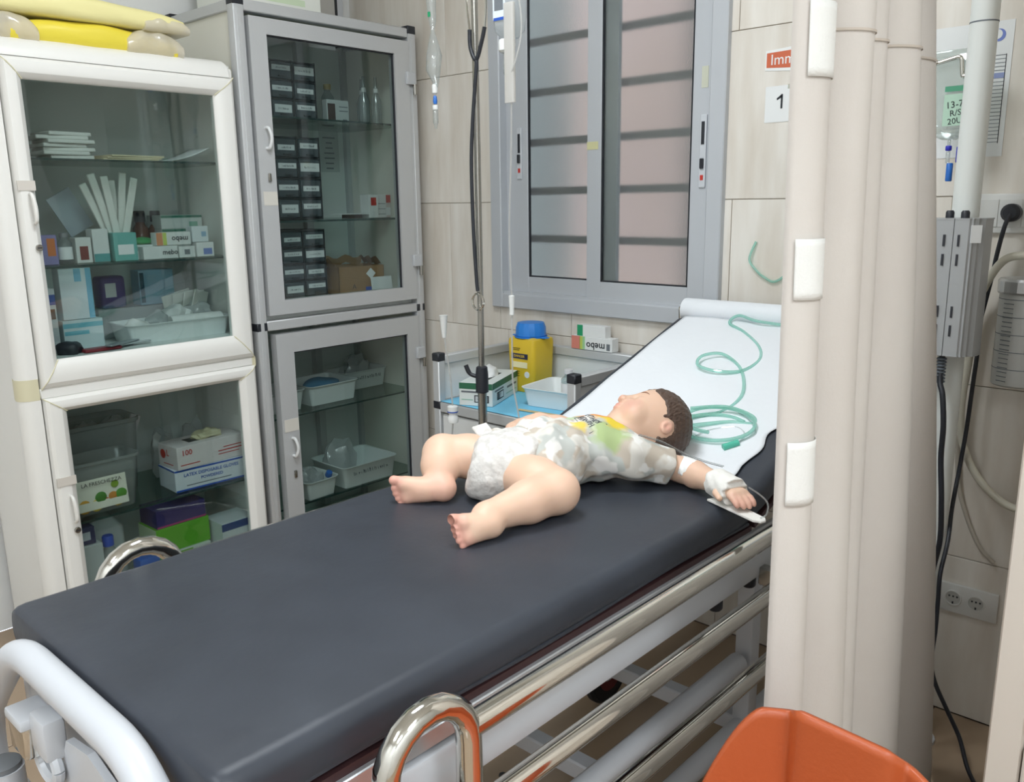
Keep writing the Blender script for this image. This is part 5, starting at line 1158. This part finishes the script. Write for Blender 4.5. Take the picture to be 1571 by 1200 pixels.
# --- skeleton (metres, world)
PEL = np.array((-1.115, 1.185, .862)); BEL = np.array((-1.075, 1.285, .868)); CHE = np.array((-1.035, 1.375, .868))
NEK = np.array((-1.0, 1.443, .884)); HEAD = np.array((-.990, 1.506, .899))
axis = (CHE-PEL)/np.linalg.norm(CHE-PEL); left = np.cross(axis, (0, 0, 1)); left /= np.linalg.norm(left)   # towards the child's left
TM = orth(left, (0, 0, 1))       # torso frame: x left, y along the spine, z up
SHL = NEK+left*.072-axis*.026-np.array((0, 0, .020)); ELL = np.array((-.872, 1.462, .832)); WRL = np.array((-.772, 1.428, .834)); KNL = np.array((-.716, 1.398, .832))
SHR = NEK-left*.072-axis*.026-np.array((0, 0, .020)); ELR = np.array((-1.165, 1.450, .868)); WRR = np.array((-1.222, 1.420, .884)); KNR = np.array((-1.242, 1.378, .884))
HIL = PEL+left*.055+axis*.006-np.array((0, 0, .006)); KEL = np.array((-.960, 1.163, .846)); ANL = np.array((-.988, 1.006, .834))
HIR = PEL-left*.055+axis*.002-np.array((0, 0, .004)); KER = np.array((-1.230, 1.128, .874)); ANR = np.array((-1.194, 1.082, .830))
H_u = np.array((.17, .93, .32)); H_n = np.array((-.46, -.18, .87))
HM = orth(np.cross(H_u, H_n), H_u/np.linalg.norm(H_u))      # rows: x side, y ?, z crown
nrm = H_n-H_u*(H_n@H_u)/(H_u@H_u); nrm /= np.linalg.norm(nrm); H_u = H_u/np.linalg.norm(H_u); sid = np.cross(H_u, nrm)
HM = np.array([sid, H_u, nrm])    # rows: to one side, crown, face
if sid[1] > 0: sid = -sid; HM = np.array([sid, H_u, nrm])
HS = 1.05
def hp(x, u, n): return HEAD+(HM[0]*x+HM[1]*u+HM[2]*n)*HS

def torso(F, g=0.):
    F.ell(PEL, (.076, .062, .056), TM, .02, g); F.ell(BEL, (.082, .085, .064), TM, .02, g); F.ell(CHE, (.080, .078, .060), TM, .02, g)
    F.cone(SHL+axis*-.004, SHR+axis*-.004, .034, .034, .03, g)
def legs(F, g=0.):
    F.cone(HIL, HIL+(KEL-HIL)*.5, .045, .047, .014, g); F.cone(HIL+(KEL-HIL)*.5, KEL, .047, .044, .012, g)
    F.cone(HIR, HIR+(KER-HIR)*.5, .045, .044, .014, g); F.cone(HIR+(KER-HIR)*.5, KER, .044, .039, .012, g)
B = Field((-1.31, .93, .785), (-.63, 1.62, 1.0), .0024)
torso(B); legs(B)
for K, A_ in ((KEL, ANL), (KER, ANR)):
    c = K+(A_-K)*.42; B.cone(K, c, .0405, .039, .008); B.cone(c, A_, .039, .0255, .010)
def foot(heel, toe, side_up, sole):
    """heel, toe: centre line; side_up points to the big toe; sole: direction the sole looks"""
    heel, toe = np.array(heel, float), np.array(toe, float); d = toe-heel; L = np.linalg.norm(d); d /= L
    up = np.array(side_up, float); up -= d*(up@d); up /= np.linalg.norm(up); so = np.cross(d, up); so *= np.sign(so@np.array(sole))
    B.cone(heel, heel+d*L*.45, .0235, .020, .012); B.cone(heel+d*L*.35+up*.004, heel+d*L*.78+up*.012, .019, .0165, .012); B.cone(heel+d*L*.35-up*.004, heel+d*L*.74-up*.013, .018, .015, .012)
    tips = []
    for k, (o, r, e) in enumerate(((.0215, .0098, .25), (.0055, .0070, .25), (-.0055, .0066, .22), (-.0160, .0062, .17), (-.0260, .0060, .10))):
        base = heel+d*L*.76+up*o*.85; tip = heel+d*(L*.80+.075*e)+up*o+so*.003; B.cone(base, tip, r*.85, r, .0022); tips.append(tip)
    return tips
toes = foot((-1.176, 1.078, .8245), (-1.246, 1.012, .8235), (0, 0, 1), (.6, -.7, 0))
B.cone(ANR, (-1.180, 1.082, .825), .0255, .0228, .012)
toes += foot((-.976, 1.003, .8245), (-.990, .938, .8275), (-.35, 0, 1), (-.95, -.2, -.2))
B.cone(ANL, (-.979, 1.002, .826), .0255, .0225, .012)
# arms and hands
for S_, E_, W_, K_ in ((SHL, ELL, WRL, KNL), (SHR, ELR, WRR, KNR)):
    B.cone(S_, E_, .030, .0255, .02); m = E_+(W_-E_)*.35; B.cone(E_, m, .0255, .0265, .01); B.cone(m, W_, .0265, .0195, .01)
    B.cone(W_, W_+(K_-W_)*.5, .0185, .0185, .012)
def hand(W_, K_, up, side, curl, spread=.0105, thumb=1):
    d = (K_-W_)/np.linalg.norm(K_-W_); up = np.array(up, float); up -= d*(up@d); up /= np.linalg.norm(up)
    sd = np.array(side, float); sd -= d*(sd@d)+up*(sd@up); sd /= np.linalg.norm(sd); tips = []
    for o in (-.012, -.004, .004, .012): B.cone(W_+d*.012+sd*o*.7, K_+sd*o, .011, .0095, .008)
    for k, (o, L) in enumerate(((-1.5, .030), (-.5, .035), (.5, .037), (1.5, .033))):
        p = K_+sd*o*spread; q = p+d*L*.45-up*L*.12+sd*o*.001; r_ = q+(d*.7-up*curl)*L*.36; t = r_+(d*.45-up*curl*1.25)*L*.28
        B.cone(p, q, .0066, .0062, .004); B.cone(q, r_, .0062, .0058, .002); B.cone(r_, t, .0058, .0052, .002); tips.append(t)
    p = W_+d*.022+sd*spread*1.4*thumb; q = p+d*.012+sd*.013*thumb-up*.004; t = q+d*.017+sd*.003*thumb-up*.004
    B.cone(p, q, .0085, .0072, .005); B.cone(q, t, .0070, .0060, .002); return tips
ftips = hand(WRL, KNL, (.15, -.1, 1), (.45, .9, 0), .35, thumb=-1)
hand(WRR, KNR, (0, 0, 1), (1, 0, .2), .3, thumb=1)
# head
B.cone(NEK-axis*.02, HEAD-H_u*.02, .036, .036, .015)
B.ell(hp(0, .016, -.012), tuple(HS*v for v in (.066, .079, .075)), HM, .01)          # cranium
B.ell(hp(0, -.026, .022), tuple(HS*v for v in (.050, .050, .046)), HM, .025)          # face
for s in (-1, 1):
    B.ell(hp(s*.030, -.036, .036), tuple(HS*v for v in (.023, .024, .021)), HM, .012)  # cheeks
    B.ell(hp(s*.024, -.003, .068), tuple(HS*v for v in (.014, .009, .010)), HM, .010, carve=True)
    B.ell(hp(s*.024, -.004, .0525), tuple(HS*v for v in (.0125, .0085, .0085)), HM, .003)   # closed lids
    B.ell(hp(s*.066, -.010, -.016), tuple(HS*v for v in (.0055, .0165, .0115)), HM, .004)   # ears
    B.ell(hp(s*.0715, -.010, -.012), tuple(HS*v for v in (.004, .0095, .006)), HM, .003, carve=True)
    B.ell(hp(s*.0062, -.024, .0715), tuple(HS*v for v in (.0055, .0045, .0048)), HM, .003)  # nostril wings
B.cone(hp(0, .002, .060), hp(0, -.020, .0735), .0055, .0072, .008)      # nose
B.ell(hp(0, -.0375, .0655), tuple(HS*v for v in (.0125, .0042, .0062)), HM, .003); B.ell(hp(0, -.0455, .0640), tuple(HS*v for v in (.0105, .0044, .0060)), HM, .003)   # lips
B.ell(hp(0, -.064, .044), tuple(HS*v for v in (.017, .014, .015)), HM, .014)           # chin
B.plane((0, 0, .8015), (0, 0, -1), .003) if False else None
skin = bpy.data.materials.new('skin'); skin.use_nodes = True; MATS['skin'] = skin
nt = skin.node_tree; pb = nt.nodes['Principled BSDF']; at = nt.nodes.new('ShaderNodeAttribute'); at.attribute_name = 'flush'
mx = nt.nodes.new('ShaderNodeMix'); mx.data_type = 'RGBA'; mx.inputs[6].default_value = lin('#e4bfa6'); mx.inputs[7].default_value = lin('#dd9a8c')
nt.links.new(at.outputs['Fac'], mx.inputs[0]); nt.links.new(mx.outputs[2], pb.inputs['Base Color']); pb.inputs['Roughness'].default_value = .5
pb.inputs['Subsurface Weight'].default_value = .12; pb.inputs['Subsurface Radius'].default_value = (.010, .004, .002); pb.inputs['Subsurface Scale'].default_value = .5
Vb, Fb = B.mesh()
me, Vb = np_mesh('person', Vb, Fb, skin, 2)
fl_ = np.zeros(len(Vb))
def flush(c, r, a):
    global fl_
    fl_ = np.maximum(fl_, a*np.clip(1-np.linalg.norm(Vb-np.array(c), axis=1)/r, 0, 1)**.7)
for tpt in toes: flush(tpt, .03, .9)
for tpt in ftips: flush(tpt, .03, .6)
flush((-1.178, 1.078, .82), .05, .6); flush((-1.215, 1.045, .81), .05, .45); flush(hp(0, -.041, .068), .014, 1.); flush(hp(.03, -.034, .055), .03, .5); flush(hp(-.03, -.034, .055), .03, .5); flush(hp(0, -.022, .078), .014, .4)
for s in (-1, 1): flush(hp(s*.07, -.01, -.015), .02, .6)
me.attributes.new('flush', 'FLOAT', 'POINT').data.foreach_set('value', fl_.astype(np.float32))
child = bpy.data.objects.new('person', me); COL.objects.link(child)
tag(child, 'small child in patterned shirt and nappy lying asleep on the dark mattress', 'person')
child['_base'] = (0, 0, 0)

# hair: close cap over the back and top of the head
Hf = Field(HEAD-.11, HEAD+.115, .0022)
Hf.ell(hp(0, .016, -.012), (.0685*HS, .0815*HS, .0775*HS), HM, .004)
Hf.plane(hp(0, .040, .030), -(-.55*HM[1]-.85*HM[2])*1.0, .012) if False else None
sl, P = Hf.region(Hf.lo, Hf.lo+Hf.h*(Hf.n-1), 0)
q = (P-HEAD)@HM.T/HS
line = q[..., 2]*.62-q[..., 1]*.55-.006+.004*np.sin(q[..., 0]*140)+.003*np.sin(q[..., 1]*210+q[..., 0]*90)   # forehead hairline
nape = -q[..., 1]-.052
earz = np.linalg.norm((q-np.array((np.sign(q[..., 0])*.066, 0, 0)[0:0] or (0, -.010, -.014)))[..., 1:], axis=-1)
Hf.smax(sl, line.astype(np.float32), .006); Hf.smax(sl, nape.astype(np.float32), .01); Hf.smax(sl, (.0195-earz).astype(np.float32), .004)
Hf.f += (.0010*np.sin(q[..., 1]*420+q[..., 0]*160)*np.sin(q[..., 2]*300)).astype(np.float32)
Vh, Fh = Hf.mesh(); hm, _ = np_mesh('hair', Vh, Fh, mat('brown_hair', '#4f3e35', .55, bump=(180, .5), stretch=(1, .25, 1), var=(60, '#5d493d', .3)), 1)
part_hair = bpy.data.objects.new('hair', hm); link(part_hair, child); part_hair['label'] = 'short dark brown hair'
lash = mat('lash', '#5a4238', .7)
for s in (-1, 1):
    bm = NB(); tube(bm, [hp(s*(.024+.0115*math.cos(a)), -.0062-.0045*math.sin(a), .0592-.004*abs(math.cos(a))) for a in [PI*k/8 for k in range(9)]], .0008, 5); part('eyelash_line', bm, lash, child)
    bm = NB(); tube(bm, [hp(s*(.013+.023*k/6), .016+.004*math.sin(PI*k/6), .0625-.0115*(k/6)**2) for k in range(7)], [.001, .0014, .0015, .0015, .0013, .001, .0006], 5); part('eyebrow', bm, mat('brow', '#9a7661', .8), child)

# --- shirt
shirt_m = bpy.data.materials.new('shirt_cloth'); shirt_m.use_nodes = True; MATS['shirt_cloth'] = shirt_m
nt = shirt_m.node_tree; pb = nt.nodes['Principled BSDF']; pb.inputs['Roughness'].default_value = .85; pb.inputs['Specular IOR Level'].default_value = .2
tc = nt.nodes.new('ShaderNodeTexCoord')
def node_noise(scale, seed, lo, hi):
    mp = nt.nodes.new('ShaderNodeMapping'); mp.inputs['Location'].default_value = (seed, seed*.7, seed*1.3); n = nt.nodes.new('ShaderNodeTexNoise'); n.inputs['Scale'].default_value = scale; n.inputs['Detail'].default_value = 1.5
    nt.links.new(tc.outputs['Object'], mp.inputs[0]); nt.links.new(mp.outputs[0], n.inputs['Vector']); r = nt.nodes.new('ShaderNodeMapRange'); r.inputs['From Min'].default_value = lo; r.inputs['From Max'].default_value = hi
    nt.links.new(n.outputs['Fac'], r.inputs['Value']); return r.outputs[0]
def node_mix(fac, a, hexb):
    m_ = nt.nodes.new('ShaderNodeMix'); m_.data_type = 'RGBA'; nt.links.new(fac, m_.inputs[0])
    if isinstance(a, str): m_.inputs[6].default_value = lin(a)
    else: nt.links.new(a, m_.inputs[6])
    m_.inputs[7].default_value = lin(hexb); return m_.outputs[2]
def node_blob(c, r0, r1, seed):
    d = nt.nodes.new('ShaderNodeVectorMath'); d.operation = 'DISTANCE'; nt.links.new(tc.outputs['Object'], d.inputs[0]); d.inputs[1].default_value = tuple(float(x) for x in c)
    n = node_noise(38, seed, .3, .7); ad = nt.nodes.new('ShaderNodeMath'); ad.operation = 'MULTIPLY_ADD'; nt.links.new(n, ad.inputs[0]); ad.inputs[1].default_value = .022; nt.links.new(d.outputs['Value'], ad.inputs[2])
    r = nt.nodes.new('ShaderNodeMapRange'); nt.links.new(ad.outputs[0], r.inputs['Value']); r.inputs['From Min'].default_value = r0; r.inputs['From Max'].default_value = r1; r.inputs['To Min'].default_value = 1; r.inputs['To Max'].default_value = 0; return r.outputs[0]
def tp(x, y, z=0.): return CHE+TM[0]*x+TM[1]*y+TM[2]*(z+.065)
c_ = node_mix(node_noise(24, 1, .46, .52), '#d9d5cd', '#c3b8aa'); c_ = node_mix(node_noise(21, 5, .53, .59), c_, '#bcbfba'); c_ = node_mix(node_noise(30, 9, .55, .60), c_, '#e6e4e0')
c_ = node_mix(node_blob(tp(.058, .004, -.020), .036, .056, 3), c_, '#aec08a'); c_ = node_mix(node_blob(tp(.022, .036, -.004), .036, .052, 4), c_, '#e6cc48'); c_ = node_mix(node_blob(tp(-.026, .016), .032, .048, 6), c_, '#e2a05e')
c_ = node_mix(node_blob(tp(-.034, -.040), .020, .036, 7), c_, '#bcd0a8'); c_ = node_mix(node_blob(tp(.030, -.055), .020, .036, 8), c_, '#e6cd62')
nt.links.new(c_, pb.inputs['Base Color'])
Sf = Field((-1.27, 1.12, .79), (-.85, 1.50, .98), .0026)
torso(Sf, .0075); Sf.cone(SHL, SHL+(ELL-SHL)*.80, .036, .0345, .02, .003); Sf.cone(SHR, SHR+(ELR-SHR)*.80, .036, .0345, .02, .003)
sl, P = Sf.region(Sf.lo, Sf.lo+Sf.h*(Sf.n-1), 0); q = (P-CHE)@TM.T      # torso coordinates
x_, y_, z_ = q[..., 0], q[..., 1], q[..., 2]
wr = .0028*np.sin((y_*.9+x_*.55)*118+2.2*np.sin(x_*28))*np.clip(.6+(-y_-.02)*6, .2, 1.2)+.0016*np.sin((x_*1.0-y_*.6)*150+z_*70)+.002*np.sin(z_*95+y_*60)*np.clip(np.abs(x_)*14, 0, 1)
Sf.f += wr.astype(np.float32)
flare = .010*np.clip((-y_-.06)/.08, 0, 1); Sf.f -= (flare*np.clip(.4+np.abs(x_)*8, 0, 1)).astype(np.float32)
hem = -(y_+.186-.30*np.clip(x_, -.1, .1)+.010*np.sin(x_*45)); Sf.smax(sl, hem.astype(np.float32), .004)
Sf.smax(sl, (.047-np.linalg.norm(P-(NEK+axis*.018+np.array((0, 0, .012))), axis=-1)).astype(np.float32), .005)
for S_, E_ in ((SHL, ELL), (SHR, ELR)):
    n_ = (E_-S_)/np.linalg.norm(E_-S_); pp = S_+(E_-S_)*.74
    dd = (P-pp)@n_; far = np.linalg.norm(P-pp, axis=-1) < .06
    Sf.smax(sl, np.where(far, dd, -.05).astype(np.float32), .003)
Sf.smax(sl, (.8015-P[..., 2]).astype(np.float32), .004)
Vs, Fs = Sf.mesh(); sm, Vs = np_mesh('t_shirt', Vs, Fs, shirt_m, 2)
so = bpy.data.objects.new('t_shirt', sm); link(so, child); so['label'] = 'pale camouflage shirt with yellow and green splash print'
bvh = BVHTree.FromPolygons([V(v) for v in Vs], Fs.tolist())
def on_shirt(x, y, lift=.0006):
    o = V(CHE+TM[0]*x+TM[1]*y+TM[2]*.12); h = bvh.ray_cast(o, V(-TM[2])); return (h[0]+h[1]*lift) if h[0] else None
rd = random.Random(3)
for row, (y0, hgt, n_) in enumerate(((-.014, .012, 5), (-.031, .012, 5))):
    bm = NB()
    for k in range(n_):
        x0 = -.012+k*.0105
        for (u0, v0, u1, v1) in ((0, 0, 0, 1), (0, 1, .7, 1) if k % 2 else (0, .5, .7, .5), (.7, 0, .7, 1) if (k+row) % 3 else (0, 0, .7, 0)):
            # strokes run across the chest, letters stand along the spine
            pts = [on_shirt(x0+.0085*(u0+(u1-u0)*t), y0+hgt*(v0+(v1-v0)*t)) for t in (0, .5, 1)]
            if all(pts): tube(bm, pts, .0007, 5)
    part('shirt_lettering', bm, mat('shirt_ink', '#54575a', .8), so)
bm = NB(); fr_ = [on_shirt(-.018, .004), on_shirt(.046, .004), on_shirt(.046, -.036), on_shirt(-.018, -.036), on_shirt(-.018, .004)]
if all(fr_): tube(bm, [f for a, b in zip(fr_, fr_[1:]) for f in (a, a.lerp(b, .5))]+[fr_[-1]], .0008, 5); part('shirt_lettering', bm, INKG, so)

# --- nappy
nap = mat('nappy', '#e3e0db', .8, var=(60, '#cfcbc6', .10), bump=(38, .7))
Nf = Field((-1.27, 1.06, .795), (-.97, 1.31, .97), .0026)
Nf.ell(PEL, (.086, .074, .065), TM, .02); Nf.ell(PEL+axis*.04, (.087, .062, .066), TM, .02); Nf.ell(PEL-axis*.046-np.array((0, 0, .010)), (.060, .050, .054), TM, .03)
sl, P = Nf.region(Nf.lo, Nf.lo+Nf.h*(Nf.n-1), 0); q = (P-PEL)@TM.T
for H_, K_ in ((HIL, KEL), (HIR, KER)):
    d_ = (K_-H_)/np.linalg.norm(K_-H_); Nf.smax(sl, ((P-(H_+d_*.034-axis*.012))@(d_+axis*.35)).astype(np.float32), .008)
Nf.f += (.0013*np.sin(q[..., 0]*130+q[..., 1]*60)*np.sin(q[..., 1]*150+q[..., 2]*80)).astype(np.float32)
Nf.smax(sl, (q[..., 1]-.07).astype(np.float32), .004); Nf.smax(sl, (.8015-P[..., 2]).astype(np.float32), .004)
Vn, Fn = Nf.mesh(); nm_, Vn = np_mesh('nappy', Vn, Fn, nap, 2)
no = bpy.data.objects.new('nappy', nm_); link(no, child); no['label'] = 'white disposable nappy'
tabp = [PEL-left*.062+axis*.045+np.array((0, 0, .044)), PEL-left*.085+axis*.012+np.array((0, 0, .05))]
bm = NB(); box(bm, (-.017, -.026, -.0025), (.017, .026, .0025), .002); bm.transform(Matrix.Translation(V((-1.188, 1.205, .913))) @ Euler((.25, -.2, 1.1)).to_matrix().to_4x4()); part('fastening_tab', bm, nap, no)

# --- bandages, splint and drip line
tapem = mat('surgical_tape', '#eceae4', .8, bump=(70, .25))
Bf = Field(np.minimum(WRL, KNL)-.06, np.maximum(WRL, KNL)+.06, .0024)
Bf.cone(WRL-(KNL-WRL)*.05, KNL-(KNL-WRL)*.08, .0285, .0285, .01); dW = (KNL-WRL)/np.linalg.norm(KNL-WRL)
sl, P = Bf.region(Bf.lo, Bf.lo+Bf.h*(Bf.n-1), 0); tt = (P-WRL)@dW
Bf.smax(sl, (tt-np.linalg.norm(KNL-WRL)*.86+.003*np.sin(P[..., 2]*400)).astype(np.float32), .003); Bf.smax(sl, (-.012-tt+.003*np.sin(P[..., 2]*300)).astype(np.float32), .003)
Bf.f += (.0012*np.sin(P[..., 0]*260+P[..., 1]*120)*np.sin(P[..., 2]*190)).astype(np.float32); Bf.smax(sl, (.804-P[..., 2]).astype(np.float32), .003)
v_, f_ = Bf.mesh(); bm_, _ = np_mesh('bandage', v_, f_, tapem, 1); o = bpy.data.objects.new('bandage', bm_); link(o, child); o['label'] = 'white tape bandage around the hand'
mid = ELL+(WRL-ELL)*.05+np.array((0, 0, .004))
Pf = Field(mid-.05, mid+.05, .0024); Pf.cone(ELL-(WRL-ELL)*.15, ELL+(WRL-ELL)*.33, .0288, .0292, .01); sl, P = Pf.region(Pf.lo, Pf.lo+Pf.h*(Pf.n-1), 0)
tt = (P-mid); Pf.smax(sl, (np.linalg.norm(tt-np.array((.004, -.018, .022)), axis=-1)-.031+.003*np.sin(P[..., 0]*330)*np.sin(P[..., 2]*270)).astype(np.float32), .003)
v_, f_ = Pf.mesh(); bm_, _ = np_mesh('cotton_pad', v_, f_, mat('cotton', '#f2f2ef', .9, bump=(120, .3)), 1); o = bpy.data.objects.new('cotton_pad', bm_); link(o, child); o['label'] = 'white cotton pad taped inside the elbow'
bm = NB(); a_, b_ = V((-.775, 1.418, .8035)), V((-.656, 1.366, .8045)); dd_ = (b_-a_).normalized(); w_ = V((-dd_.y, dd_.x, 0))*.017; ring = [a_-w_, b_-w_*.8, b_+dd_*.012-w_*.3, b_+dd_*.012+w_*.3, b_+w_*.8, a_+w_]
loft(bm, [[p+V((0, 0, z)) for p in ring] for z in (0, .0035)]); part('splint_board', bm, tapem, child, 30, label='white padded splint board under the hand')
dl = [KNL+np.array((.012, .018, .012)), (-.68, 1.415, .835), (-.655, 1.395, .83), (-.645, 1.372, .818), (-.652, 1.362, .811)]
part('drip_tube', tb(smooth_path([tuple(p) for p in dl], 6), .0017, 6), clear_tube, child)
dl2 = [WRL+np.array((.0, .012, .030)), ELL+(WRL-ELL)*.5+np.array((0, .012, .0275)), ELL+np.array((-.01, .01, .031)), SHL+(ELL-SHL)*.5+np.array((0, .006, .043)), SHL+np.array((.0, .012, .042))]
part('drip_tube', tb(smooth_path([tuple(p) for p in dl2], 6), .0007, 6), mat('dark_line', '#6a6d6f', .4), child)
part('drip_tube', tb(smooth_path([tuple(np.array(p)+np.array((.0, .004, .001))) for p in dl2], 6), .0014, 6), clear_tube, child)
